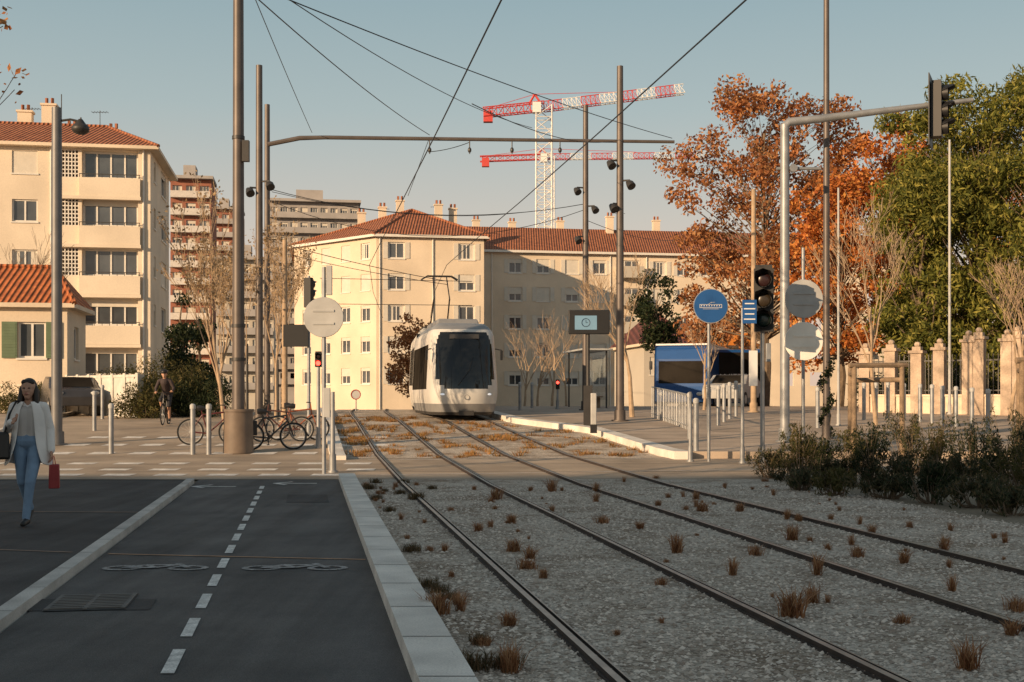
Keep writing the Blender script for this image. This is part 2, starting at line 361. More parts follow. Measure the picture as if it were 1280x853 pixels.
def rail(s,lab):
    mb=MB()
    Y=ys(-8,75)
    for a,b in zip(Y[:-1],Y[1:]):
        for (o0,o1,z,mi) in((-.022,.022,.045,0),(.06,.073,.036,0),(-.042,.09,.016,1)):
            q=[]
            for y in(a,b):
                for o_ in(o0,o1): q.append((s+o_-SL*y+bend(y),y,gz(y)+z))
            q+=[(x,y,z_-.05) for x,y,z_ in q]
            mb.add(q,[(0,1,3,2),(0,2,6,4),(3,1,5,7)],mi)
            if mi==0: mb.m[-1]=1; mb.m[-2]=1
    return tag(mb.obj('tram_rail',[steel_top,rust],smooth=False),lab,"rail","grooved tram rails")
for s in(1.6,3.04,4.58,6.02): rail(s,"long grooved steel tram rail set in gravel")
def pebbles(n,smin,smax,y0,y1,rmin,rmax):
    yy=y0+(y1-y0)*rng.random(n)**1.5; ss=smin+(smax-smin)*rng.random(n); xx=ss-SL*yy
    keep=(xx<yy*.45+.5); yy=yy[keep];xx=xx[keep]; n=len(yy)
    base=np.array([(1,0,0),(0,1,0),(-1,0,0),(0,-1,0),(0,0,.7),(0,0,-.4)],float)
    r=rmin+(rmax-rmin)*rng.random(n)**3; ang=rng.random(n)*6.28
    V=base[None]*r[:,None,None]*(1+.5*(rng.random((n,6,3))-.5)); c,s=np.cos(ang)[:,None],np.sin(ang)[:,None]
    X=V[...,0]*c-V[...,1]*s; Yv=V[...,0]*s+V[...,1]*c
    V=np.stack([X*1.2+xx[:,None],Yv+yy[:,None],V[...,2]+.006],-1).reshape(-1,3)
    Fb=np.array([(0,1,4),(1,2,4),(2,3,4),(3,0,4)]); Fs=(Fb[None]+6*np.arange(n)[:,None,None]).reshape(-1,3)
    me=bpy.data.meshes.new('loose_gravel'); me.from_pydata(V.tolist(),[],Fs.tolist()); me.materials.append(Mrand('pebble',(.30,.24,.19),(.80,.71,.61)))
    o=bpy.data.objects.new('loose_gravel',me); COL.objects.link(o); o["kind"]="stuff"; return o
pebbles(75000,.88,8.4,6,21.4,.006,.022)
# ---------- foliage ----------
def leaves_mesh(name,centers,rads,n,size,mat,parent=None,flat=.8,aspect=1.0,up=0):
    centers=np.array(centers,float); rads=np.array(rads,float); k=len(centers)
    idx=rng.choice(k,n,p=(rads**2)/np.sum(rads**2)); d=rng.normal(size=(n,3)); d/=np.linalg.norm(d,axis=1)[:,None]
    rr=rads[idx]*(.3+.85*rng.random(n)**.7); d[:,2]*=flat
    p=centers[idx]+d*rr[:,None]
    u=rng.normal(size=(n,3)); u/=np.linalg.norm(u,axis=1)[:,None]; u[:,2]+=up; u/=np.linalg.norm(u,axis=1)[:,None]
    w=rng.normal(size=(n,3)); w=np.cross(u,w); w/=np.linalg.norm(w,axis=1)[:,None]
    s=size*(.6+.8*rng.random(n))[:,None]
    a=p-u*s*.5; b=p+w*s*.28*aspect+u*s*.05; c=p+u*s*.5; e=p-w*s*.28*aspect+u*s*.05
    V=np.stack([a,b,c,e],1).reshape(-1,3); Fs=np.arange(4*n).reshape(-1,4)
    me=bpy.data.meshes.new(name); me.from_pydata(V.tolist(),[],Fs.tolist()); me.materials.append(mat)
    o=bpy.data.objects.new(name,me); COL.objects.link(o)
    if parent: o.parent=parent
    return o
def leafy_tree(name,label,loc,h,crown_c,crown_r,nclump,clr,nleaf,size,mat,tr=.2,shape='round',barkm=None,aspect=1,group=None,flat=.8,up=0):
    t=thing(name,label,"tree",loc,group=group); cen=[];rad=[]
    tries=0
    while len(cen)<nclump and tries<9000:
        tries+=1
        q=rng.uniform(-1,1,3)
        if shape=='cone':
            lim=(1-(q[2]+1)/2)**.65
            if math.hypot(q[0],q[1])>lim: continue
        elif shape=='broad':
            az=math.atan2(q[1],q[0]); lump=1+.16*math.sin(az*3+q[2]*5+crown_c[2])+.10*math.sin(az*5-q[2]*9)
            lim=min(1,1.25*(1-max(0,(q[2]))**2.2)**.5+.05)*(1-.35*max(0,-q[2]-.5))*lump
            if math.hypot(q[0],q[1])>lim or q[2]>.95: continue
        elif np.linalg.norm(q)>1 or np.linalg.norm(q)<.3: continue
        cen.append((crown_c[0]+q[0]*crown_r[0],crown_c[1]+q[1]*crown_r[1],crown_c[2]+q[2]*crown_r[2])); rad.append(clr*random.uniform(.5,1.3))
    mb=MB(); top=crown_c[2]+crown_r[2]*.6; pts=[];rs=[]
    for i in range(7):
        f=i/6; pts.append((crown_c[0]*f+.12*math.sin(i*2.1),crown_c[1]*f+.1*math.cos(i*1.7),top*f)); rs.append(tr*(1-.8*f))
    mb.path(pts,rs,8)
    for c in cen:
        c=Vector(c); f=max(.25,min(.9,(c.z-crown_r[2]*.5)/top)); i=f*6; i0=int(i); a=Vector(pts[i0]).lerp(Vector(pts[min(i0+1,6)]),i-i0)
        mid=a.lerp(c,.5)+Vector((random.uniform(-.2,.2),random.uniform(-.2,.2),.25*random.random())); r=tr*.22*(1.1-f)
        mb.path([a,mid,c],[r+.012,r*.5+.008,.006],5)
    mb.obj('trunk',barkm or bark,t)
    leaves_mesh('crown',cen,rad,nleaf,size,mat,t,flat=flat,aspect=aspect,up=up); return t
def bare_tree(label,loc,h,r,seed,mat=barkp,leaf=None,spread=.55,group="bare young street trees",levels=4,name='bare_tree',lpt=6):
    R=random.Random(seed); t=thing(name,label,"tree",loc,group=group); mt=MB();mc=MB(); tips=[]
    def grow(mb,p,d,L,rad,lev):
        n=4; pts=[p];rs=[rad]; q=p.copy(); dd=d.copy()
        for i in range(n):
            dd=(dd+Vector((R.uniform(-1,1),R.uniform(-1,1),R.uniform(-.1,.5)))*.12).normalized(); q=q+dd*L/n; pts.append(q.copy()); rs.append(max(.005,rad*(1-.6*(i+1)/n)))
        mb.path(pts,rs,5 if lev else 8,caps=False)
        if lev>=2: tips.append(q)
        if lev>=levels: return
        nb=R.randint(5,7) if lev==0 else R.randint(3,4)
        for i in range(nb):
            f=R.uniform(.45,1) if lev else R.uniform(.4,1); k=f*n; k0=min(int(k),n-1); a=pts[k0].lerp(pts[k0+1],k-k0)
            ang=R.uniform(0,6.28); side=Vector((math.cos(ang),math.sin(ang),0)); nd=(dd+side*spread*R.uniform(.7,1.4)+Vector((0,0,.25))).normalized()
            grow(mc,a,nd,L*R.uniform(.5,.72),max(.006,rad*(1-.6*f)*.6),lev+1)
    grow(mt,Vector((0,0,0)),Vector((0,0,1)),h*.55,r,0)
    mt.obj('trunk',mat,t); mc.obj('branches',mat,t)
    if leaf: leaves_mesh('crown',[tuple(x) for x in tips],[.2]*len(tips),max(30,int(len(tips)*lpt)),.10,leaf,t)
    return t
leafy_tree('plane_tree',"tall plane tree with golden brown autumn leaves",at(955,60),17,(0,0,10.2),(4.4,3.2,6.1),140,.85,23000,.22,leaf_orange,.30,group="autumn trees",shape='broad')
leafy_tree('plane_tree',"smaller autumn tree with bright orange leaves",at(1050,54),12,(0,0,6.6),(2.6,2.0,4.4),90,.65,13000,.20,leaf_red,.2,group="autumn trees",shape='broad')
leafy_tree('plane_tree',"autumn tree with orange leaves by the garden fence",at(1116,60),12,(0,0,9.0),(2.8,2.2,5.6),90,.7,13000,.22,leaf_red,.2,group="autumn trees",shape='broad')
leafy_tree('plane_tree',"autumn tree with orange leaves behind the green pine",at(1285,64),12,(0,0,8.0),(3.2,2.2,5.0),80,.7,9000,.24,leaf_red,.2,group="autumn trees",shape='broad')
leafy_tree('pine_tree',"broad tall pine tree with yellow green needles behind the wall",at(1228,50),14,(0,0,7.6),(3.8,3.0,6.8),260,.85,64000,.27,leaf_green,.28,shape='broad',aspect=.5,up=.6,flat=.7)
leafy_tree('pine_tree',"green pine tree behind the pillared wall",at(1150,49),10,(0,0,5.8),(1.8,1.8,4.6),100,.62,19000,.25,leaf_green,.2,aspect=.5,shape='broad',up=.6,flat=.7)
leafy_tree('pine_tree',"green pine tree at the end of the wall",at(1300,47),11,(0,0,5.8),(2.6,2.2,5),110,.75,16000,.26,leaf_green,.2,aspect=.5,shape='broad',up=.6,flat=.7)
leafy_tree('olive_tree',"dark rounded evergreen tree by the low roofs",at(822,75),6,(0,0,6.2),(1.6,1.6,2.4),30,.65,4200,.22,leaf_dark,.14)
leafy_tree('autumn_tree',"small orange brown tree in front of the flats",at(517,85),8,(0,0,4.4),(2.1,1.6,2.9),46,.6,6200,.22,leaf_orange,.14)
leafy_tree('autumn_tree',"leafy autumn tree by the shop front",at(905,70),8,(0,0,3.6),(2.4,1.6,2.2),36,.6,4600,.22,leaf_orange,.14)
leafy_tree('cypress_tree',"dark narrow cypress tree beside the apartment block",at(228,60),7,(0,0,3.4),(.9,.9,3.4),50,.55,10000,.18,leaf_dark,.14,shape='cone',up=1)
leafy_tree('cypress_tree',"dark cypress tree beside the apartment block",at(247,62),6,(0,0,2.7),(1.0,.9,2.7),46,.55,8000,.18,leaf_dark,.14,shape='cone',up=1)
def bush(name,label,loc,r,nl,mat,group,size=.13,nc=16,cl=.4,up=0,spikes=0):
    t=thing(name,label,"shrub",loc,group=group); cen=[];rad=[]
    for i in range(nc):
        a=random.uniform(0,6.28); q=math.sqrt(random.random()); cen.append((q*r[0]*math.cos(a),q*r[1]*math.sin(a),r[2]*random.uniform(.12,.75)*(1-.35*q))); rad.append(cl*random.uniform(.6,1.2)*r[2])
    mb=MB()
    for c in cen: mb.path([(c[0]*.2,c[1]*.2,0),(c[0]*.7,c[1]*.7,c[2]*.6),(c[0],c[1],c[2]+.15)],[.02,.012,.005],4)
    for i in range(spikes):
        a=random.uniform(0,6.28); q=random.random(); b=(q*r[0]*math.cos(a),q*r[1]*math.sin(a)); hh=r[2]*random.uniform(.9,1.75); e=(b[0]*1.35+random.uniform(-.15,.15),b[1]*1.2,hh)
        mb.path([(b[0]*.5,b[1]*.5,0),(b[0],b[1],hh*.6),e],[.008,.006,.003],3)
        for k in range(5):
            f=.55+.1*k; cen.append((b[0]+(e[0]-b[0])*f,b[1],hh*(.55+.09*k))); rad.append(.07)
    mb.obj('stems',bark,t); leaves_mesh('foliage',cen,rad,nl,size,mat,t,aspect=.45,up=up); return t
for i,(px,Yb,rx,rz_,mm) in enumerate(((182,43,.9,2.2,leaf_olive),(205,46,1.0,2.7,leaf_olive),(232,45,1.1,2.6,leaf_olive),(258,44,.9,2.1,leaf_dark),(150,50,1.2,2.4,leaf_olive),(120,52,1.2,2.0,leaf_olive))):
    bush('shrub',"rounded olive green shrub along the pavement",at(px,Yb),(rx,.9,rz_),5200,mm,"shrubs along the pavement",.14,22,.26)
k=0
for (px,Yb,rx,h) in((966,21.7,.3,.55),(1002,21.0,.35,1.05),(1046,20.9,.4,.5),(1090,20.4,.35,1.1),(1130,20,.5,.6),(1172,20.4,.3,1.2),(1205,19.3,.45,.6),(1250,18.5,.45,1.05),(1000,19.2,.3,.35),(1045,18.2,.3,.4),(1110,17.6,.4,.4),(1165,16.8,.35,.6),(1225,16.2,.4,.45),(1290,17.5,.5,.95),(1140,22.8,.45,1.25),(1215,22.5,.5,1.1),(1275,21.5,.5,1.3),(1075,23,.4,.85),(1262,15.2,.3,.35),(1020,22.8,.35,.75)):
    bush('shrub',"scrubby grey green shrub with spiky twigs in the planting bed",at(px,Yb),(rx,.4,h*.6),1900,[leaf_scrub,leaf_olive,leaf_scrub,leaf_dark][k%4],"shrubs in the planting bed",.075,9,.27,.9,24); k+=1
bare_tree("bare young tree with a pale trunk on the pavement",at(790,40,.16),4.9,.09,3)
for px,Yb,sc,sd in((690,56,1.0,5),(672,60,.9,9),(655,63,.95,15),(708,62,1,16)):
    bare_tree("bare young tree with thin twigs near the tram stop",at(px,Yb),4.6*sc,.07,sd,levels=3)
bare_tree("bare sapling with pale upright branches by the fence",at(1095,36,.16),6.4,.07,21,spread=.45)
bare_tree("bare sapling with fine twigs by the wall",at(1262,38,.16),6.0,.08,22)
bare_tree("bare sapling with fine twigs by the bus stop",at(880,46,.16),4.0,.06,23,levels=3)
for px,Yb,h_,sd in((283,34,5.6,31),(308,38,5.8,32),(345,42,6.0,33),(272,44,6,34),(353,50,6.4,36)):
    bare_tree("slender young tree keeping a few dry tan leaves",at(px,Yb),h_,.07,sd,leaf=leaf_tan,levels=4,spread=.26,group="young trees with dry leaves",lpt=2.2)
bare_tree("bare tree with fine twigs before the cream flats",at(8,52),8.5,.12,41,bark)
bare_tree("bare twigs of a street tree near the lamp post",at(-95,14),6.6,.07,44,bark,leaf=leaf_orange)
def tuft_mesh(seed,n,h,mat,r=.08):
    R=random.Random(seed); mb=MB()
    for i in range(n):
        a=R.uniform(0,6.28); q=r*R.random(); x,y=q*math.cos(a),q*math.sin(a); L=h*R.uniform(.4,1); lean=R.uniform(.1,1.1); b=R.uniform(0,6.28)
        dx,dy=math.cos(b)*lean*L,math.sin(b)*lean*L; w=.0035; px_,py_=-math.sin(b)*w,math.cos(b)*w
        mb.add([(x-px_,y-py_,0),(x+px_,y+py_,0),(x+dx*.4+px_,y+dy*.4+py_,L*.6),(x+dx*.4-px_,y+dy*.4-py_,L*.6),(x+dx,y+dy,L*.9)],[(0,1,2,3),(3,2,4)])
    return mb
proto=[]
for sd in range(5):
    o=tuft_mesh(sd,(150,110,170,90,120)[sd],(.26,.22,.24,.28,.17)[sd],None,(.07,.05,.09,.05,.1)[sd]).obj('grass_tuft',tuft_red,smooth=False); tag(o,"dry straw orange grass tuft growing in gravel","grass","grass tufts in the track bed"); proto.append(o)
spots=[(598,665),(556,690),(548,768),(575,765),(602,808),(638,842),(663,700),(642,690),(745,628),(752,655),(800,662),(846,692),(640,655),(1022,720),(1127,780),(990,676),(1035,688),(1072,697),(1190,740),(1270,765),(1210,838),(1265,795),(878,640),(916,720),(945,695),(870,625),(1090,668),(990,772),(745,615),(660,712),(1015,755),(1130,705),(925,640),(984,650),(820,600),(690,615),(690,640),(620,625),(1180,690)]
R_=random.Random(5)
for i in range(85):
    yy=7+14*R_.random()**.8; ss=R_.choice([R_.uniform(.95,1.45),R_.uniform(1.8,2.9),R_.uniform(3.2,4.4),R_.uniform(4.8,5.9),R_.uniform(6.2,8.1),R_.uniform(6.2,8.1)]); x=ss-SL*yy; spots.append((640+F*x/yy,HY+H*F/yy))
for i,(px,py) in enumerate(spots):
    Yb=H*F/(py-HY); base=proto[i%5]
    o=base if i<5 else base.copy()
    if i>=5: COL.objects.link(o)
    o.location=(gx(px,Yb),Yb,0); s=random.uniform(.55,1.05) if i<39 else random.uniform(.2,.6); o.scale=(s,s,s*random.uniform(.8,1.1)); o.rotation_euler=(0,0,random.uniform(0,6))
wd=tuft_mesh(11,260,.2,None,.17).obj('weed_clump',Mleaf('weeds',(.05,.055,.025),(.14,.10,.05),(.32,.19,.10)),smooth=False); tag(wd,"straggly green brown weed clump beside the kerb","weed","weed clumps")
for i,(px,py) in enumerate(((560,750),(600,805),(630,835),(535,735),(590,838),(480,615),(470,605),(500,618),(520,625),(548,742),(470,625),(487,640),(505,605),(540,612),(462,612),(515,690))):
    Yb=H*F/(py-HY); o=wd if i==0 else wd.copy()
    if i: COL.objects.link(o)
    o.location=(gx(px,Yb),Yb,0); s=random.uniform(.4,.85); o.scale=(s,s,s*.9); o.rotation_euler=(0,0,i*1.3)
vs=[];fs=[]
for i in range(560):
    yy=random.uniform(27.2,44); ss=random.choice([random.uniform(.9,1.5),random.uniform(1.75,2.95),random.uniform(3.15,4.45),random.uniform(6.2,8.1),random.uniform(4.75,5.9)]); 
    if yy>39.5 and 3.8<ss<6.6: continue
    if math.sin(ss*3.1+yy*.9)+math.sin(yy*1.7-ss*2)<-.35: continue
    x=ss-SL*yy; z=gz(yy); h=random.uniform(.05,.17)
    for k_ in range(34):
        b=random.uniform(0,6.28); l=random.uniform(.2,1.1)*h; n=len(vs); w=.012; q=random.uniform(0,.17); bx,by=x+q*math.cos(b),yy+q*math.sin(b)
        vs+= [(bx-w*math.sin(b),by+w*math.cos(b),z),(bx+w*math.sin(b),by-w*math.cos(b),z),(bx+l*math.cos(b),by+l*math.sin(b),z+h*random.uniform(.4,1))]; fs.append((n,n+1,n+2))
me=bpy.data.meshes.new('dry_planting'); me.from_pydata(vs,[],fs); me.materials.append(tuft_gold); o=bpy.data.objects.new('dry_planting',me); COL.objects.link(o); o["kind"]="stuff"
# ---------- buildings ----------
def frameT(p0,d,z=0,off=0):
    n=Vector((d[1],-d[0],0))
    T=Matrix.Identity(4); T[0][0],T[1][0]=d[0],d[1]; T[0][1],T[1][1]=-n.x,-n.y; T[0][3],T[1][3],T[2][3]=p0[0],p0[1],z; return T
def wall_open(mb,p0,p1,z0,z1,ops,depth=.2,mi=0):
    p0=Vector((p0[0],p0[1]));p1=Vector((p1[0],p1[1])); L=(p1-p0).length; d=(p1-p0)/L; old=mb.T; mb.T=frameT(p0,d)
    us=sorted(set([0,L]+[o[0] for o in ops]+[o[1] for o in ops])); zs=sorted(set([z0,z1]+[o[2] for o in ops]+[o[3] for o in ops]))
    for a,b in zip(us[:-1],us[1:]):
        for c,e in zip(zs[:-1],zs[1:]):
            if b-a<1e-6 or e-c<1e-6: continue
            m_,n_=(a+b)/2,(c+e)/2
            if any(o[0]<m_<o[1] and o[2]<n_<o[3] for o in ops): continue
            mb.add([(a,0,c),(b,0,c),(b,0,e),(a,0,e)],[(0,1,2,3)],mi)
    for a,b,c,e in ops:
        mb.add([(a,0,c),(a,depth,c),(a,depth,e),(a,0,e)],[(0,1,2,3)],mi); mb.add([(b,0,c),(b,depth,c),(b,depth,e),(b,0,e)],[(3,2,1,0)],mi)
        mb.add([(a,0,e),(b,0,e),(b,depth,e),(a,depth,e)],[(3,2,1,0)],mi); mb.add([(a,0,c),(b,0,c),(b,depth,c),(a,depth,c)],[(0,1,2,3)],mi)
    mb.T=old
def window(parent,p0,d,op,depth=.16,panes=2,sh=None,frm=None,name='window',t=.085,leafs=False):
    a,b,c,e=op; mb=MB(); mb.T=frameT(p0,d)
    mb.add([(a,depth,c),(b,depth,c),(b,depth,e),(a,depth,e)],[(0,1,2,3)],1)
    y0,y1=depth-.05,depth-.004
    mb.bb(a,b,y0,y1,c,c+t);mb.bb(a,b,y0,y1,e-t,e);mb.bb(a,a+t,y0,y1,c+t,e-t);mb.bb(b-t,b,y0,y1,c+t,e-t)
    for i in range(1,panes): u=a+(b-a)*i/panes; mb.bb(u-.045,u+.045,y0,y1,c+t,e-t)
    mb.bb(a-.06,b+.06,-.06,.0-.003,c-.08,c)
    if leafs:
        for q0,q1 in((a-.42,a-.03),(b+.03,b+.42)): mb.bb(q0,q1,-.05,-.004,c+.01,e,2)
    sh=random.choice([0,0,.3,.5,1,.2]) if sh is None else sh
    if sh>0: mb.bb(a+.002,b-.002,depth-.1,depth-.06,e-(e-c)*sh,e-.001,2)
    elif random.random()<.5:
        for q0,q1 in((a+t,a+t+(b-a)*.22),(b-t-(b-a)*.22,b-t)): mb.add([(q0,depth-.004,c+t),(q1,depth-.004,c+t),(q1,depth-.004,e-t),(q0,depth-.004,e-t)],[(0,1,2,3)],2)
    return mb.obj(name,[frm or frame_w,glass,shut],parent,smooth=False,world=True)
def d2(p0,p1):
    v=Vector((p1[0]-p0[0],p1[1]-p0[1])); return v.normalized(),v.length
ex=Vector((math.cos(YAW),math.sin(YAW))); ey=Vector((-math.sin(YAW),math.cos(YAW)))
def chimney(par,x,y,z0,z1,w=.7):
    mb=MB(); mb.box((x,y,(z0+z1)/2),(w,w*.8,z1-z0),0,YAW); mb.box((x,y,z1+.06),(w+.14,w*.8+.14,.12),0,YAW)
    for k in(-.17,.17): mb.tube((x+k,y,z1+.1),(x+k,y,z1+.5),.1,.1,8,1)
    mb.obj('chimney',[cream,tile],par,smooth=False,world=True)
def aerial(x,y,z,parent,h=1.6):
    mb=MB(); mb.tube((x,y,z),(x,y,z+h),.025,.02,5); mb.tube((x-.5,y,z+h-.1),(x+.5,y,z+h-.1),.015,n=4)
    for k in range(6): mb.tube((x-.45+k*.18,y-.25,z+h-.1),(x-.45+k*.18,y+.25,z+h-.1),.012,n=4)
    mb.obj('aerial',dkmet,parent,world=True)
K=Vector((gx(188,68),68)); L0=K-ex*14; K2=K+ey*9.2; L2=L0+ey*9.2
A=thing('apartment_building',"cream four storey apartment block with tiled hip roof and loggias","apartment building",(L0.x,L0.y,0))
ops=[]; lo=[]; cl=[]
u=lambda p:14-(188-p)/22.06
for zc in(14.55,11.85,9.05,6.25,3.45):
    ops.append((u(24),u(54),zc-.6,zc+.65)); lo.append((u(106),u(173),zc-.75,zc+.8)); cl.append((u(82),u(102),zc-.75,zc+.8)); ops.append((u(-40),u(-12),zc-.6,zc+.65))
mb=MB(); wall_open(mb,L0,K,-1,15.6,ops,.25) if False else None
wall_open(mb,L0,K,-1,15.6,ops+cl+lo,.45)
so=[(1.5,2.4,zc-.6,zc+.6) for zc in(14.55,11.85,9.05,6.25)]+[(5.0,7.5,zc-.8,zc+.7) for zc in(14.55,11.85,9.05,6.25)]
wall_open(mb,K,K2,-1,15.6,so,.25); wall_open(mb,K2,L2,-1,15.6,[]); wall_open(mb,L2,L0,-1,15.6,[])
mb.obj('wall',cream2,A,smooth=False,world=True)
for o_ in ops: window(A,L0,ex,o_)
for i,o_ in enumerate(lo): window(A,L0,ex,o_,panes=4,depth=.43,sh=[0,.25,0,.3,.2][i],name='loggia_window',t=.12)
for o_ in so: window(A,K,ey,o_)
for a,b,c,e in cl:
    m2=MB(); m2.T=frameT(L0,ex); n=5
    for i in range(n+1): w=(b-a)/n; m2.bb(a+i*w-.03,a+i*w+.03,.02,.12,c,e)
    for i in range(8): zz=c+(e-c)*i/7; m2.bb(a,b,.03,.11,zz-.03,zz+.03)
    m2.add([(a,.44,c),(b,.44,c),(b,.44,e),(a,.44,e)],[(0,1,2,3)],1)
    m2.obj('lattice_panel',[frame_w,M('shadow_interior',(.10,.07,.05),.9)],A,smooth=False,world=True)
for i,(a,b,c,e) in enumerate(lo):
    m2=MB(); m2.T=frameT(L0,ex); m2.bb(a-.1,b+.15,-.28,-.003,c-1.05,c-.02); m2.bb(a-1.2,b+.2,-.34,-.004,c-1.24,c-1.06); m2.obj('balcony_parapet',cream2,A,smooth=False,world=True)
    m2=MB(); m2.T=frameT(L0,ex); m2.bb(a-.1,b+.15,-.26,-.22,c+.16,c+.2)
    for k_ in range(9): q_=a-.08+(b-a+.2)*k_/8; m2.bb(q_-.015,q_+.015,-.255,-.225,c-.02,c+.16)
    m2.obj('balcony_rail',dkmet,A,smooth=False,world=True)
for uu in(u(70),u(180)):
    m2=MB(); m2.T=frameT(L0,ex); m2.tube((uu,-.08,-1),(uu,-.08,15.5),.06,n=6); m2.obj('drainpipe',frame_w,A,world=True)
def hiproof(name,c4,z0,zr,over,rl,parent,mat):
    c=sum((Vector(p) for p in c4),Vector((0,0)))/4; a,b,c_,d_=[Vector(p) for p in c4]
    ux=(b-a).normalized(); uy=(d_-a).normalized(); W=(b-a).length/2+over; D=(d_-a).length/2+over
    def q(x,y,z): v=c+ux*x+uy*y; return (v.x,v.y,z)
    mb=MB(); r=W-rl
    E=[q(-W,-D,z0),q(W,-D,z0),q(W,D,z0),q(-W,D,z0)]; R=[q(-r,0,zr),q(r,0,zr)]
    mb.add(E+R,[(0,1,5,4),(1,2,5),(2,3,4,5),(3,0,4)])
    mb.add([(x,y,z-.18) for x,y,z in E]+E,[(0,1,5,4),(1,2,6,5),(2,3,7,6),(3,0,4,7),(3,2,1,0)],1)
    for p_,q_ in((E[1],R[1]),(E[0],R[0]),(R[0],R[1])): mb.tube(p_,q_,.11,n=6)
    return mb.obj(name,[mat,cream],parent,smooth=False,world=True)
hiproof('roof',(L0,K,K2,L2),15.62,17.7,.5,3.6,A,tile)
for px,zt,dd in((62,18.9,4),(32,18.5,4),(90,18.0,6),(142,17.6,5)): chimney(A,gx(px,68+dd),68+dd,16.2,zt,.8)
aerial(gx(125,73),73,16.9,A,2); aerial(gx(40,73),73,17.5,A,1.6)
Kb=Vector((gx(84,50),50)); Lb=Kb-ex*9; Kb2=Kb+ey*4.2; Lb2=Lb+ey*4.2
Bh=thing('small_house',"small cream house with orange tiled roof and shuttered window","house",(Lb.x,Lb.y,0))
mb=MB(); wo=[(9-1.95,9-.85,3.1,4.6),(9-5,9-4,3.1,4.6)]
wall_open(mb,Lb,Kb,-.5,5.35,wo,.2); wall_open(mb,Kb,Kb2,-.5,5.35,[(1.5,2.5,3.1,4.5)],.2); wall_open(mb,Kb2,Lb2,-.5,5.35,[]); wall_open(mb,Lb2,Lb,-.5,5.35,[])
mb.obj('wall',cream,Bh,smooth=False,world=True)
for o_ in wo: window(Bh,Lb,ex,o_,sh=0)
window(Bh,Kb,ey,(1.5,2.5,3.1,4.5),sh=0)
hiproof('roof',(Lb,Kb,Kb2,Lb2),5.37,7.1,.35,1.2,Bh,tile2)
shg=M('green_shutter',(.12,.17,.10),.7)
for a,b,c,e in wo[:1]:
    for q in((a-.62,a-.02),(b+.02,b+.62)):
        m2=MB(); m2.T=frameT(Lb,ex); m2.bb(q[0],q[1],-.07,-.01,c,e)
        for i in range(12): m2.bb(q[0]+.05,q[1]-.05,-.09,-.07,c+.08+i*(e-c-.1)/12,c+.13+i*(e-c-.1)/12)
        m2.obj('shutter',shg,Bh,smooth=False,world=True)
Fc=Vector((gx(605,103),103)); G=Fc-ex*9.2; Hc=Vector((gx(368,109),109)); F2=Fc+ey*22; H2=Hc+ey*14
EZ=15.2
E=thing('apartment_building',"long cream five storey apartment block with terracotta roof","apartment building",(Fc.x,Fc.y,0))
rows=[13.9-2.66*i for i in range(5)]
mb=MB()
dG,lG=d2(Hc,G)
opF=[(1.0,2.4,z-.7,z+.7) for z in rows]+[(7.0,8.4,z-.7,z+.7) for z in rows]
opL=[(x,x+1.2,z-.7,z+.7) for z in rows for x in(1.2,3.9,6.6,9.2)]
wall_open(mb,Hc,G,-2,EZ,opL,.22); wall_open(mb,G,Fc,-2,EZ,opF,.22); wall_open(mb,Fc,F2,-2,EZ,[]); wall_open(mb,F2,H2,-2,EZ,[]); wall_open(mb,H2,Hc,-2,EZ,[])
I0=Fc+ey*10; I1=I0+ex*46; 
opR=[]; bal=[]
for z in rows:
    for x in(3.8,6.5,9.3,12.0,18.0,20.4,22.8,25.6,31,34,40): opR.append((x,x+1.3,z-.7,z+.65))
    bal.append((14.4,16.6,z-.9,z+.7))
wall_open(mb,I0,I1,-2,EZ+.1,opR+bal,.22); wall_open(mb,I1,I1+ey*11,-2,EZ+.1,[])
mb.obj('wall',cream,E,smooth=False,world=True)
for o_ in opF: window(E,G,ex,o_,t=.12,leafs=True)
for o_ in opL: window(E,Hc,dG,o_,t=.12)
for o_ in opR[:]: 
    if o_[0]<27: window(E,I0,ex,o_,t=.12,leafs=True)
for o_ in bal: window(E,I0,ex,o_,panes=3,sh=0,name='balcony_door')
for a,b,c,e in bal:
    m2=MB(); m2.T=frameT(I0,ex); m2.bb(a-.2,b+.2,-1.0,-.003,c-.14,c); m2.bb(a-.2,b+.2,-1.0,-.94,c+.002,c+.95); m2.bb(a-.2,a-.14,-.935,-.01,c+.002,c+.95); m2.bb(b+.14,b+.2,-.935,-.01,c+.002,c+.95)
    m2.obj('balcony',creamD,E,smooth=False,world=True)
for p_,dd_,uu in((G,ex,.3),(G,ex,4.8),(I0,ex,2.2),(I0,ex,13.7),(I0,ex,17.3)):
    m2=MB(); m2.T=frameT(p_,dd_); m2.tube((uu,-.08,-1),(uu,-.08,15.1),.06,n=6); m2.obj('drainpipe',frame_w,E,world=True)
mb=MB(); R1=Vector((gx(515,108),108,18.3)); 
def ov(p,o=.5): c=Vector((R1.x,R1.y)); v=(p-c); return (p+v.normalized()*o)
P5=[ov(Hc),ov(G),ov(Fc,.6),ov(Fc+ey*12),ov(H2)]
vv=[(p.x,p.y,EZ+.02) for p in P5]+[tuple(R1)]
R2=R1+Vector((ey.x*8-1,ey.y*8,-.2)); vv.append(tuple(R2))
mb.add(vv,[(0,1,5),(1,2,5),(2,3,6,5),(3,4,6),(4,0,5,6)])
mb.add([(p.x,p.y,EZ-.2) for p in P5]+vv[:5],[(0,1,6,5),(1,2,7,6),(2,3,8,7),(3,4,9,8),(4,0,5,9)],1)
for k_ in(0,1,2): mb.tube(vv[k_],vv[5],.14,n=6)
a=I0-ey*.5-ex*2; b=I1+ex*.5-ey*.5; c_=b+ey*12; d_=a+ey*12; ra=a+ey*6; rb=b+ey*6-ex*4
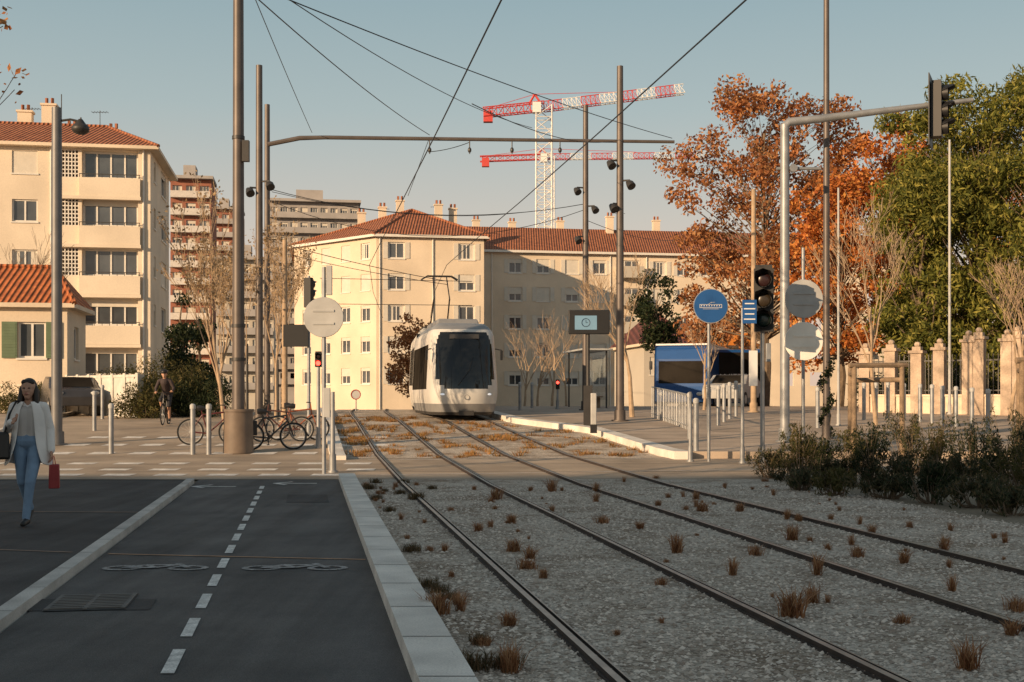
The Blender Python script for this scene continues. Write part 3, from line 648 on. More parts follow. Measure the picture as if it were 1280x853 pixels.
mb.add([(a.x,a.y,EZ+.12),(b.x,b.y,EZ+.12),(c_.x,c_.y,EZ+.12),(d_.x,d_.y,EZ+.12),(ra.x,ra.y,18.3),(rb.x,rb.y,18.3)],[(0,1,5,4),(1,2,5),(2,3,4,5)])
mb.add([(a.x,a.y,EZ-.1),(b.x,b.y,EZ-.1),(b.x,b.y,EZ+.12),(a.x,a.y,EZ+.12)],[(0,1,2,3)],1)
mb.obj('roof',[tile,frame_w],E,smooth=False,world=True)
for px,dd,z0,zt in((452,109,16.2,18.1),(478,109,16.8,18.6),(500,109,17.4,19.2),(548,110,17,19),(566,111,16.6,18.8),(762,120,17.6,19.4),(700,121,17.6,19.1),(640,121,17.6,19),(820,122,17.6,19.3),(595,121,17.6,19.2)): chimney(E,gx(px,dd),dd,z0,zt,.7)
aerial(gx(545,112),112,17.5,E,1.8); aerial(gx(775,118),118,17.8,E,1.8); aerial(gx(480,112),112,17.5,E,1.6)
def tower(label,px0,px1,Yd,ytop,matw,mats2,fl=2.9,name='apartment_tower',depth=14,cols=6,rooftop=True):
    x0,x1=gx(px0,Yd),gx(px1,Yd); zt=hz(ytop,Yd); p0=Vector((x0,Yd)); W=(x1-x0)/ex.x; p1=p0+ex*W
    t=thing(name,label,"apartment building",(x0,Yd,0)); mb=MB(); nf=int((zt-2)/fl); ops=[]
    cw=W/cols
    for f in range(nf):
        z=zt-.6-(f+1)*fl+.5
        for c in range(cols): ops.append((c*cw+cw*.15,(c+1)*cw-cw*.15,z+.2,z+fl-.9))
    wall_open(mb,p0,p1,-5,zt,ops,.35); q0,q1=p0+ey*depth,p1+ey*depth
    wall_open(mb,p1,q1,-5,zt,[]); wall_open(mb,q1,q0,-5,zt,[]); wall_open(mb,q0,p0,-5,zt,[])
    mb.T=frameT(p0,ex); mb.add([(0,0,zt),(W,0,zt),(W,depth,zt),(0,depth,zt)],[(0,1,2,3)]); 
    mb.obj('wall',matw,t,smooth=False,world=True)
    for k,o_ in enumerate(ops[:100]): window(t,p0,ex,o_,depth=.3,panes=3)
    for f in range(nf):
        z=zt-.6-(f+1)*fl+.5
        m2=MB(); m2.T=frameT(p0,ex); m2.bb(cw*.05,W-cw*.05,-1.2,-.003,z-.15,z+.0); m2.bb(cw*.05,W-cw*.05,-1.2,-1.1,z+.002,z+.95); m2.obj('balcony',mats2,t,smooth=False,world=True)
    if rooftop:
        m2=MB(); m2.T=frameT(p0,ex); m2.bb(-.4,W+.4,-1.3,depth*.6,zt+.01,zt+.5); m2.bb(W*.3,W*.6,1,5,zt+.5,zt+2.6); m2.obj('roof_parapet',concrete,t,smooth=False,world=True)
    return t
balw=M('balcony_white',(.58,.54,.50),.8,var=.1)
tower("distant red brick and white tower block with balconies",213,262,200,224,brick,balw,cols=3,depth=12)
tower("distant beige tower block with stacked balconies",262,300,260,262,brick,concrete,cols=3,depth=14)
tower("distant grey beige apartment slab with rows of balconies",336,446,230,252,concrete,concrete,cols=9,depth=14)
tower("distant weathered apartment block behind the trees",270,340,190,325,creamD,concrete,cols=5,depth=10)
w=MB(); Lw0=at(84,47);Lw1=at(172,43)
dw,lw=d2(Lw0,Lw1); w.T=frameT(Lw0,dw,0); w.bb(0,lw,0,.22,.3,2.2); w.bb(-.03,lw+.03,-.03,.25,2.2,2.3)
for i in range(7): w.bb(i*lw/6-.09,i*lw/6+.09,-.05,.002,.3,2.35)
tag(w.obj('boundary_wall',M('white_wall',(.60,.57,.52),.85,var=.15),smooth=False),"white rendered boundary wall with pilasters beside the pavement","wall")
w=MB(); Lw0=at(-60,49);Lw1=at(80,48.5); dw,lw=d2(Lw0,Lw1); w.T=frameT(Lw0,dw,0); w.bb(0,lw,0,.25,.3,1.9); w.bb(-.03,lw+.03,-.03,.28,1.9,2.0)
tag(w.obj('boundary_wall',cream2,smooth=False),"low cream garden wall in front of the small house","wall")
for i,(px,Yb) in enumerate(((20,47),(45,47.5),(66,47))): bush('shrub',"dark green shrub against the low garden wall",at(px,Yb),(.8,.6,1.5),3000,leaf_dark if i%2 else leaf_olive,"shrubs against the garden wall",.13,14,.28)
def lowb(label,px0,px1,Yd,yt,yr,wm,rm,depth=8):
    p0=Vector((gx(px0,Yd),Yd)); W=(gx(px1,Yd)-p0.x)/ex.x; p1=p0+ex*W; zt=hz(yt,Yd); zr=hz(yr,Yd)
    t=thing('low_building',label,"building",(p0.x,Yd,0)); mb=MB(); ops=[(W*(.12+.3*i),W*(.12+.3*i)+min(1.2,W*.2),zt-2.1,zt-.9) for i in range(3)]
    wall_open(mb,p0,p1,-2,zt,ops,.2); wall_open(mb,p1,p1+ey*depth,-2,zt,[]); wall_open(mb,p0+ey*depth,p0,-2,zt,[]); mb.obj('wall',wm,t,smooth=False,world=True)
    for o_ in ops: window(t,p0,ex,o_)
    hiproof('roof',(p0,p1,p1+ey*depth,p0+ey*depth),zt+.02,zr,.35,2,t,rm); return t
maroon=Mtile('maroon_tile',(.17,.06,.05))
lowb("low building with a dark maroon tiled roof",805,868,82,430,385,creamD,maroon)
lb=lowb("low shop building with an orange fascia",866,945,88,432,412,cream,tile)
m2=MB(); m2.box((gx(905,87.2),87.2,hz(424,87)),(4.2,.25,.9),0,YAW); m2.obj('shop_fascia',M('orange_sign',(.6,.2,.03),.5),lb,smooth=False,world=True)
# right pillared fence
pw0=at(1080,44,.1); pw1=at(1340,40,.1)
dw,lw=d2(pw0,pw1)
fw=thing('pillared_wall',"warm stone garden fence with capped pillars and iron railings","wall",pw0)
m1=MB(); m1.T=frameT(pw0,dw,0); z0=.6; m1.bb(0,lw,.08,.30,z0-.4,z0+.9); m1.bb(0,lw,.04,.34,z0+.9,z0+.98); m1.obj('wall_base',cream,fw,smooth=False,world=True)
warmst=M('warm_stone',(.48,.37,.28),.9,var=.3,scale=2,bump=.3,bscale=20,fine=.12)
pil=[0,.95,1.9,2.7,3.7,4.05,5.0,5.35,6.2,7.1]
pil=[p*lw/7.1 for p in pil]
for i,uu in enumerate(pil):
    m1=MB(); m1.T=frameT(pw0,dw,0); hh=2.75+(.35 if i in(4,5,6,7) else 0)+.1*(i%2); 
    m1.bb(uu-.19,uu+.19,-.02,.40,z0-.4,z0+hh-.3); m1.bb(uu-.26,uu+.26,-.09,.47,z0+hh-.3,z0+hh-.2); m1.bb(uu-.15,uu+.15,.03,.35,z0+hh-.2,z0+hh-.06); m1.sph((uu,.19,z0+hh+.02),(.12,.12,.10),0,8,6)
    m1.obj('pillar',warmst,fw,smooth=False,world=True)
for i in range(len(pil)-1):
    m1=MB(); m1.T=frameT(pw0,dw,0)
    a_=pil[i]+.22;b_=pil[i+1]-.22
    if b_-a_<.1: continue
    m1.bb(a_,b_,.18,.22,z0+2.15,z0+2.2); m1.bb(a_,b_,.18,.22,z0+1.1,z0+1.14)
    nb=max(3,int((b_-a_)/.13))
    for k in range(nb): q=a_+(b_-a_)*(k+.5)/nb; m1.bb(q-.014,q+.014,.185,.215,z0+.99,z0+2.4)
    m1.obj('railing_panel',[dkmet],fw,smooth=False,world=True)
for i,(px,Yb) in enumerate(((1115,45.5),(1160,45),(1205,44),(1245,43.5),(1290,43),(1140,47),(1225,46))):
    bush('shrub',"leafy green shrub growing behind the garden railings",at(px,Yb),(1.2,.8,2.3),3800,leaf_olive if i%2 else leaf_dark,"shrubs behind the garden fence",.16,20,.26)
S=thing('apartment_building',"unseen cream block added behind the camera to shade the foreground","apartment building",(-78,-17.5,0))  # unseen block added behind the camera, sized so its shadow covers the foreground
mb=MB(); q=[Vector((-78,-17.5)),Vector((-12,-17.5)),Vector((-12,-29)),Vector((-78,-29))]
for a,b in((q[1],q[0]),(q[2],q[1]),(q[3],q[2]),(q[0],q[3])): wall_open(mb,a,b,-1,14,[(x,x+1.3,z,z+1.3) for x in np.arange(2,(b-a).length-2,3.2) for z in(2,4.9,7.8,10.7)],.2)
mb.obj('wall',cream,S,smooth=False,world=True)
mb=MB(); mb.box((-45,-23.25,14.15),(66.6,12.1,.28)); mb.obj('roof',concrete,S,smooth=False,world=True)
mb=MB()
for a,b in((q[1],q[0]),):
    mb.T=frameT(a,(b-a).normalized())
    mb.add([(0,.2,0),((b-a).length,.2,0),((b-a).length,.2,13.5),(0,.2,13.5)],[(0,1,2,3)])
mb.obj('glazing',glass,S,smooth=False,world=True)
# ---------- cranes ----------
def lattice(mb,a,b,w,n,r,m1=0,m2=None,tri=False):
    a=Vector(a);b=Vector(b); d=(b-a).normalized(); up=Vector((0,0,1)) if abs(d.z)<.5 else Vector((0,1,0)); s=d.cross(up).normalized(); u_=s.cross(d).normalized()
    offs=[s*w/2-u_*w/2,-s*w/2-u_*w/2,u_*w/2] if tri else [s*w/2+u_*w/2,s*w/2-u_*w/2,-s*w/2-u_*w/2,-s*w/2+u_*w/2]
    N=len(offs)
    for i in range(n):
        p=a.lerp(b,i/n);q_=a.lerp(b,(i+1)/n); mi=m1 if m2 is None else (m1 if (i//4)%2 else m2)
        for k in range(N):
            mb.tube(p+offs[k],q_+offs[k],r,n=4,mi=mi); k2=(k+1)%N
            mb.tube(p+offs[k],q_+offs[k2],r*.6,n=4,mi=mi); mb.tube(p+offs[k],p+offs[k2],r*.6,n=4,mi=mi)
def crane(label,Yd,pxm,ybase,yc,xa,ya,xb,yb,w,apex=0):
    base=P(pxm,ybase,Yd); base.z=-4; t=thing('tower_crane',label,"crane",base,group="tower cranes")
    mb=MB(); top=P(pxm,yc,Yd); n=26
    lattice(mb,base,top,w,n,.16); mb.obj('mast',[whitep],t,world=True)
    mb=MB(); A_=P(xa,ya,Yd);B_=P(xb,yb,Yd); c=P(pxm,yc,Yd)
    lattice(mb,c,B_,w*.62,30,.10,0,1,tri=True); mb.obj('jib',[whitep,redp],t,world=True)
    mb=MB(); lattice(mb,c,A_,w*.55,9,.12,1,None); mb.obj('counter_jib',[whitep,redp],t,world=True)
    mb=MB(); k=A_.lerp(c,.08); mb.box((k.x,k.y,k.z-1.0),(2.0,1.6,2.4)); mb.obj('counterweight',redp,t,world=True,smooth=False)
    mb=MB(); mb.box((top.x-1.6,top.y-1,top.z-.6),(1.8,1.8,2.2)); mb.obj('cab',whitep,t,world=True,smooth=False)
    if apex:
        mb=MB(); ap=top+Vector((-2,0,apex)); mb.tube(top+Vector((-3.2,0,.5)),ap,.25,n=5); mb.tube(top+Vector((-.6,0,.5)),ap,.25,n=5); mb.tube(ap,B_.lerp(c,.45)+Vector((0,0,1)),.06,n=4); mb.tube(ap,A_+Vector((0,0,.6)),.06,n=4); mb.obj('apex_and_stays',redp,t,world=True)
    return t
crane("red and white tower crane with raised jib over the roofs",260,680,283,133,604,141,855,111,3.4,2.6)
crane("red and white tower crane with level jib behind the roofs",330,687,283,196,600,199,884,194,2.6,2.2)
# ---------- poles & wires ----------
def pole(name,label,cat,px,Yd,ytop,r,mat,dz=0,group=None,r2=None,base=True):
    l=at(px,Yd,dz); t=thing(name,label,cat,l,group=group); h=hz(ytop,Yd)-l.z
    mb=MB(); mb.path([(0,0,0),(0,0,h*.5),(0,0,h)],[r,(r+(r2 or r*.75))/2,r2 or r*.75],14); mb.obj('shaft',mat,t)
    if base:
        mb=MB(); mb.tube((0,0,0),(0,0,.04),r*2.0,n=12); mb.tube((0,0,.03),(0,0,.35),r*1.35,r*1.3,12); mb.obj('base_collar',mat,t)
    return t,h
p1,h1=pole('catenary_pole',"tall dark bronze catenary pole with wide metal base",'pole',298,28.7,-50,.15,bronze,group="catenary poles",r2=.12,base=False)
mb=MB(); mb.tube((0,0,0),(0,0,1.0),.36,.34,20); mb.tube((0,0,.99),(0,0,1.05),.37,n=20); mb.obj('base_sleeve',M('brown_metal',(.16,.12,.09),.6,var=.2),p1)
for z,w_ in((2.2,.17),(3.0,.16),(7.5,.15)): mb=MB(); mb.tube((0,0,z),(0,0,z+.08),w_,n=14); mb.obj('clamp_ring',dkmet,p1)
mb=MB(); mb.box((.2,-.1,7.2),(.16,.14,.5)); mb.obj('junction_box',dkmet,p1)
p2,h2=pole('catenary_pole',"tall dark catenary pole carrying the cross beam",'pole',324,38,82,.125,bronze,group="catenary poles",r2=.10)
p3,h3=pole('catenary_pole',"tall dark catenary pole near the parked bikes",'pole',334,46,131,.12,bronze,group="catenary poles",r2=.10)
p5,h5=pole('catenary_pole',"tall dark catenary pole with spotlights at the tram stop",'pole',732,46,132,.13,bronze,.16,"catenary poles",r2=.10)
p6,h6=pole('catenary_pole',"tall dark catenary pole with spotlights on the platform",'pole',775,38,83,.135,bronze,.16,"catenary poles",r2=.10)
def spot(t,Yd,px,py,polepx,z0):
    mb=MB(); x=(px-polepx)/F*Yd; z=hz(py,Yd)-z0; mb.tube((0,0,z+.12),(x,-.1,z+.12),.03); mb.tube((x,-.1,z+.12),(x,-.1,z+.02),.03)
    mb.path([(x-.08,-.05,z+.08),(x+.0,-.12,z),(x+.05,-.2,z-.1)],[.06,.13,.14],12); mb.obj('spotlight',dkmet,t)
for px,py in((763,206),(787,231),(766,260)): spot(p6,38,px,py,775,p6.location.z)
for px,py in((721,239),(743,262),(722,300)): spot(p5,46,px,py,732,p5.location.z)
for px,py in((313,240),(338,232)): spot(p2,38,px,py,324,p2.location.z)
bz=hz(176,38); bm=thing('cross_beam',"slim metal cross beam spanning the tracks between poles",'beam',(gx(335,38),38,bz))
mb=MB(); L=gx(843,38)-gx(335,38); mb.path([(0,0,-.12),(1.0,0,.08),(1.8,0,.1),(L,0,-.04)],[.075,.075,.065,.05],8); mb.obj('beam_tube',bronze,bm)
for px in(537,587,640,700): 
    mb=MB(); x=gx(px,38)-gx(335,38); mb.tube((x,0,.05),(x,0,-.42),.02,n=6); mb.sph((x,0,-.3),(.06,.06,.09),0,8,6); mb.obj('insulator',dkmet,bm)
def wire(a,b,sag,r=.014,label="thin dark overhead wire above the tracks",mid=None):
    a=Vector(a);b=Vector(b); pts=[]
    for i in range(17):
        f=i/16; p=a.lerp(b,f); p.z-=sag*4*f*(1-f); pts.append(p)
    mb=MB(); mb.path(pts,[r]*17,5); o=mb.obj('overhead_wire',black,loc=tuple(a)); return tag(o,label,"wire","overhead wires")
wire(P(295,-60,20),P(390,166,38),.05,.009); wire(P(290,-30,18),P(537,169,38),.15,.011); wire(P(300,-25,18),P(840,173,38),.15,.011); wire(P(325,-25,18),P(665,160,38),.3,.009)
for s in(2.34,5.3):
    pts=[(s-SL*y+bend(y),y,6.3+gz(y)*.3) for y in(-5,14,22,30,38,46,58,75)]
    mb=MB(); mb.path(pts,.012,5); o=mb.obj('contact_wire',black); tag(o,"contact wire running above the tram track","wire","contact wires")
wire(P(537,172,38),P(510,245,44),0,.01); wire(P(587,178,38),P(537,190,37.9),.05,.012)
wire(P(340,240,46),P(660,265,60),.5,.012); wire(P(335,236,46),P(732,255,46),.7,.014); wire(P(335,250,46),P(732,262,46),1.2,.012)
wire(P(732,275,46),P(850,300,70),.3,.012); wire(P(334,300,46),P(560,352,48),.1,.014); wire(P(334,312,46),P(560,356,48),.1,.012); wire(P(400,348,60),P(590,352,60),.0,.016); wire(P(400,380,60),P(590,382,60),.0,.016)
wire(P(775,175,38),P(590,130,20),.3,.009)
t,h=pole('street_lamp',"grey street lamp post with a round hanging luminaire",'street lamp',71,31,135,.14,M('slate_metal',(.16,.16,.165),.5,metal=.3),r2=.125)
mb=MB(); mb.path([(0,0,h-.35),(.35,0,h-.3),(.62,0,h-.36)],[.035,.03,.03],8); mb.tube((.62,0,h-.25),(.62,0,h-.5),.02); mb.obj('arm',dkmet,t)
mb=MB(); mb.sph((.62,-.02,h-.55),(.23,.23,.15)); mb.tube((.62,-.02,h-.45),(.62,-.02,h-.3),.16,.05,12); mb.obj('luminaire',dkmet,t)
mb=MB(); mb.tube((.12,0,h),(.12,0,h+.35),.012); mb.obj('antenna',dkmet,t)
t,h=pole('street_lamp_pole',"very tall slim bronze lamp pole by the crossing",'pole',1033,31,-25,.09,bronze,.16,r2=.07)
mb=MB(); mb.path([(.03,-.09,.1),(.11,0,.6),(-.02,.1,1.1),(-.1,-.02,1.5),(0,-.1,1.8),(.09,0,2.1)],.02,5); mb.obj('ivy_stem',bark,t)
leaves_mesh('ivy',[(.1*math.cos(k),.1*math.sin(k),.15+k*.14) for k in range(15)],[.13]*15,900,.09,leaf_dark,t)
t,h=pole('traffic_light_mast',"galvanised mast with long arm carrying a signal over the road",'traffic light',981,30,156,.12,galv,.16,r2=.11)
L=gx(1216,30)-gx(981,30)
mb=MB(); mb.path([(0,0,h-.05),(.1,0,h+.06),(.9,0,h+.15),(L,0,h+.62)],[.11,.11,.10,.055],12); mb.obj('arm',galv,t)
mb=MB(); mb.tube((-.2,0,h-1.1),(.9,0,h-1.1),.04); mb.tube((.2,0,h-1.1),(.2,-.1,h-1.1),.1); mb.obj('bracket',galv,t)
def sighead(parent,c,sc=1,lenses=3,rz=0,lit=None,back=False,plate=False):
    mb=MB(); mb.T=Matrix.Translation(Vector(c))@Matrix.Rotation(rz,4,'Z')@Matrix.Scale(sc,4)
    hh=.34*lenses; mb.box((0,0,0),(.32,.2,hh+.04)); mb.box((0,0,hh/2+.05),(.28,.18,.06)); 
    if plate: mb.box((0,.12,0),(.62,.02,hh+.4))
    for i in range(lenses):
        z=hh/2-.17-i*.34
        mb.path([(0,-.10,z),(0,-.22,z-.0)],[.135,.14],14,0,False)
        mb.add([(-.15,-.1,z+.02),(.15,-.1,z+.02),(.13,-.34,z+.12),(-.13,-.34,z+.12),(0,-.33,z+.17),(0,-.1,z+.17)],[(0,3,4,5),(5,4,2,1)])
    o=mb.obj('signal_housing',black,parent,bevel=0)
    for i in range(lenses):
        z=hh/2-.17-i*.34; m2=MB(); m2.T=mb.T; m2.sph((0,-.11,z),(.12,.03,.12),0,14,6)
        col=[('red_lens',(.03,.012,.012)),('amber_lens',(.035,.025,.015)),('green_lens',(.012,.03,.024))][i%3]
        m=M('red_lamp_lit',(1,.05,.03),emit=6) if (lit is not None and i==lit) else M(col[0],col[1],.25,var=.05)
        m2.obj('lens',m,parent)
x=gx(1171,30)-gx(981,30); z=hz(139,30)-t.location.z; sighead(t,(x,0,z),1.25,3,math.radians(65),plate=True)
pole('utility_pole',"slim pale wooden utility pole behind the signals",'pole',942,44,237,.11,barkp,.16,r2=.08)
pole('utility_pole',"thin pale pole rising beside the pine",'pole',1187,42,175,.05,ltgrey,.16,r2=.04)
pole('utility_pole',"thin grey pole beside the round signs",'pole',1048,36,235,.04,ltgrey,.16)
pole('utility_pole',"short concrete pole among the bare trees",'pole',356,40,300,.1,barkp)
t,h=pole('traffic_light',"black three lens traffic signal on a grey post",'traffic light',953,26,415,.05,galv,0,r2=.045)
sighead(t,(.02,-.05,h+.68),1.28,3,math.radians(-14),plate=False)
mb=MB(); mb.tube((0,0,h),(0,0,h+1.45),.04); mb.obj('post_top',galv,t); mb=MB(); mb.box((.12,-.02,h-.45),(.1,.12,.4)); mb.obj('control_box',galv,t,bevel=.01)
def disc(mb,c,r,th=.02,mi=0,n=32): return mb.tube((c[0],c[1]+th/2,c[2]),(c[0],c[1]-th/2,c[2]),r,r,n,mi)
t,h=pole('tram_road_sign',"round blue road sign showing a white tram on a grey post",'road sign',886,26,362,.035,galv,0,base=False,r2=.035)
zc=hz(383,26)-t.location.z
mb=MB(); disc(mb,(.03,-.06,zc),.375,.02,1); disc(mb,(.03,-.073,zc),.36,.01,0); mb.obj('sign_disc',[blue,M('sign_rim',(.30,.33,.37),.5)],t)
mb=MB()
def wb(x0,x1,z0,z1,mi=0,y=-.083): mb.bb(.03+x0,.03+x1,y-.004,y,zc+z0,zc+z1,mi)
wb(-.24,.24,.027,.035); wb(-.24,.24,-.042,-.034); wb(-.24,-.232,-.0335,.0265); wb(.232,.24,-.0335,.0265)
for i in range(8): wb(-.21+i*.055,-.188+i*.055,-.008,.014)
wb(-.17,.17,-.068,-.062)
mb.path([(-.02,-.085,zc+.037),(.01,-.085,zc+.06),(.05,-.085,zc+.075)],.004,4); wb(0,.09,.076,.081)
mb.obj('tram_pictogram',[whitep,blue],t,smooth=False)
def backsign(px,Yd,ytop,discs,label,dz=0):
    t,h=pole('road_sign',label,'road sign',px,Yd,ytop,.038,galv,dz,base=False,r2=.038,group="road signs seen from behind")
    for (py,r,m_) in discs:
        zc=hz(py,Yd)-t.location.z; mb=MB(); disc(mb,(0,-.05,zc),r,.025,0); mb.torus((0,-.05,zc),r,.014,'y',32,6,0); mb.obj('sign_disc',[m_],t)
        for dz_ in(.12,-.12): mb=MB(); mb.box((0,-.07,zc+dz_),(r*1.1,.02,.04)); mb.obj('sign_brace',m_,t)
    return t,h
palesign=M('pale_sign_back',(.85,.82,.74),.6,var=.08)
backsign(1004,27,310,[(374,.42,ltgrey),(427,.42,palesign)],"two round road sign backs stacked on a grey post")
t,h=backsign(405,22.6,334,[(397,.365,ltgrey)],"round grey road sign back on a post with control boxes")
mb=MB(); mb.box((.1,0,h-.25),(.1,.1,.55)); mb.obj('signal_box',ltgrey,t,smooth=False); mb=MB(); mb.box((.06,-.03,1.35),(.12,.1,.55)); mb.obj('control_box',ltgrey,t,smooth=False)
t,h=pole('traffic_light_post',"slim grey post with a small signal box by the kerb",'traffic light',416,23,490,.05,galv,0)
t,h=pole('traffic_light',"pedestrian signal seen edge on with a lit red lamp",'traffic light',398,30,440,.05,galv,0)
sighead(t,(0,0,h-.2),.5,2,math.radians(0),lit=1)
t,h=pole('traffic_light',"black traffic signal on a slim grey post near the bikes",'traffic light',386,34,345,.05,galv,0)
sighead(t,(0,0,h-.5),.75,3,math.radians(150)); 
mb=MB(); mb.box((-.35,-.05,h-1.7),(.7,.16,.62)); mb.obj('sign_box',black,t,smooth=False)
t,h=pole('street_sign_post',"grey post with small blue and white notice plates",'road sign',928,25.5,385,.04,galv,0)
zc=hz(390,25.5)-t.location.z; mb=MB(); mb.box((.14,-.05,zc),(.30,.02,.5)); mb.obj('notice_plate',blue,t,smooth=False)
for i in range(4): mb=MB(); mb.box((.14,-.063,zc+.17-.11*i),(.24 if i%2 else .2,.004,.025)); mb.obj('notice_line',whitep,t,smooth=False)
mb=MB(); mb.box((.22,-.05,zc-1.2),(.18,.02,.75)); mb.obj('notice_plate',whitep,t,smooth=False)
t,h=pole('traffic_light',"small pedestrian signal on a slim grey post by the platform",'traffic light',697,48,478,.05,galv,.16)
sighead(t,(0,0,h-.1),.5,2,0,lit=0)
l=at(737,36,.16); t=thing('information_display',"platform information display with blue lit screen and clock",'display',l)
zc=hz(403,36)-l.z
mb=MB(); mb.tube((-.05,0,0),(-.05,0,zc+.3),.06); mb.box((-.05,.0,.6),(.26,.2,1.2)); mb.obj('post',dkmet,t)
mb=MB(); mb.box((-.02,-.02,zc),(1.22,.2,.72)); mb.obj('casing',black,t,bevel=.02)
mb=MB(); mb.box((-.12,-.125,zc-.02),(.66,.01,.42)); mb.obj('screen',M('lit_screen',(.14,.24,.31),.3,emit=.4,var=.1),t)
mb=MB(); mb.torus((-.12,-.135,zc-.02),.12,.010,'y',24,5); mb.box((-.12,-.136,zc+.02),(.012,.006,.08)); mb.box((-.09,-.136,zc-.02),(.06,.006,.012)); mb.obj('clock_face',M('dark_print',(.01,.02,.04),.5),t,smooth=False)
cg=bpy.data.materials.new('clear_glass'); cg.use_nodes=True; nt=cg.node_tree; b_=nt.nodes['Principled BSDF']; b_.inputs['Base Color'].default_value=(.5,.55,.55,1); b_.inputs['Roughness'].default_value=.05; b_.inputs['Alpha'].default_value=.25
l=at(742,50,.16); t=thing('tram_shelter',"slim open tram stop shelter with clear glass panels",'shelter',l,rz=YAW)
mb=MB()
for x_ in(-.35,.55):
    for y_ in(0,3.2): mb.box((x_,y_,1.2),(.06,.06,2.4))
mb.obj('frame',dkmet,t,smooth=False); mb=MB(); mb.box((.1,1.6,2.45),(1.3,3.8,.07)); mb.obj('roof',ltgrey,t,smooth=False)
mb=MB(); mb.box((.55,1.6,1.3),(.02,3.0,1.9)); mb.obj('glass_panel',cg,t,smooth=False)
mb=MB(); mb.box((.35,1.6,.48),(.35,2.2,.05)); mb.box((.35,.8,.22),(.25,.05,.46)); mb.box((.35,2.4,.22),(.25,.05,.46)); mb.obj('bench',wood,t,smooth=False)
l=at(742,33,.16); t=thing('ticket_validator',"slim grey platform post with black and white foot",'post',l); mb=MB(); mb.box((0,0,.55),(.16,.12,1.1)); mb.obj('body',ltgrey,t,bevel=.02); mb=MB(); mb.box((0,-.003,.12),(.18,.15,.24)); mb.obj('foot',black,t,smooth=False)
def bollard(label,loc,h,r,mat,group,capm=None):
    t=thing('bollard',label,'bollard',loc,group=group); mb=MB(); mb.tube((0,0,0),(0,0,h*.9),r,r,14); mb.obj('post',mat,t)
    mb=MB(); mb.path([(0,0,h*.9),(0,0,h*.97),(0,0,h)],[r*1.15,r*1.15,r*.6],14); mb.obj('cap',capm or mat,t); return t
b0=bollard("grey steel bollard with pale cap on the pavement",at(139,28.5),1.2,.06,galv,"grey bollards",ltgrey)
for px,Yb in((241,28.3),(261,28.3),(118,36),(128,42),(170,47),(862,31),(870,27.2),(886,34),(898,36),(905,37.5),(912,39),(920,40.5),(1022,35),(1065,38),(1080,38.5),(1095,39),(1110,39.5),(1130,38),(1150,37.5),(1165,37),(1178,36),(1195,35.5),(1215,34.5),(1235,33.5),(650,46),(665,50)):
    c=dup(b0,at(px,Yb,.16 if px>600 and Yb>27 else 0)); c.scale=(1,1,1.0 if Yb<45 else .9)
for i,(px,Yb) in enumerate(((815,40),(830,38),(846,36))):
    l=at(px,Yb,.16); nx_=at((830,846,862)[i],Yb-2,.16); v=nx_-l; t=thing('guard_railing',"grey pedestrian guard railing with vertical bars",'railing',l,group="guard railings")
    mb=MB()
    for f in np.linspace(0,.96,9): p=v*f; mb.tube((p.x,p.y,p.z),(p.x,p.y,p.z+1.0),.016,n=6)
    mb.tube((0,0,1.0),(v.x*.96,v.y*.96,v.z+1.0),.028,n=8); mb.tube((0,0,.12),(v.x*.96,v.y*.96,v.z+.12),.02,n=8); mb.obj('bars',galv,t)
for px,yt,Yb in((309,430,40),(322,430,40),(347,450,42)):
    pole('slim_post',"slim dark post beside the young trees",'post',px,Yb,yt,.05,dkmet,0,group="slim posts")
pole('slim_post',"slim grey post at the edge of the crossing",'post',863,26,490,.04,galv,0,group="slim posts")
t,h=pole('small_road_sign',"small round pale road sign on a short post",'road sign',445,52,492,.03,galv,0,base=False)
mb=MB(); disc(mb,(0,-.05,h-.05),.22,.03,0); mb.obj('sign_disc',ltgrey,t); mb=MB(); mb.torus((0,-.07,h-.05),.20,.022,'y',24,5); mb.obj('sign_ring',M('dull_red',(.35,.06,.05),.6),t)
def guard(loc,rz,label,hh=2.1,w=.6):
    t=thing('wooden_tree_guard',label,'tree guard',loc,rz,group="wooden tree guards")
    for x_,y_ in((-w,-w),(w,-w),(0,w)): mb=MB(); mb.tube((x_,y_,0),(x_,y_,hh),.06,.055,10); mb.obj('stake',wood,t)
    for a,b in(((-w-.12,-w,hh+.02),(w+.12,-w,hh+.04)),((-w,-w,hh-.14),(0,w,hh-.14)),((w,-w,hh-.28),(0,w,hh-.28))): mb=MB(); mb.tube(a,b,.055,n=8); mb.obj('rail',wood,t)
    return t
guard(at(1080,26.5,.0),.25,"wooden stake guard protecting a young tree in the bed",2.05,.58)
guard(at(1295,22.5),.1,"wooden stake guard at the edge of the planting bed")
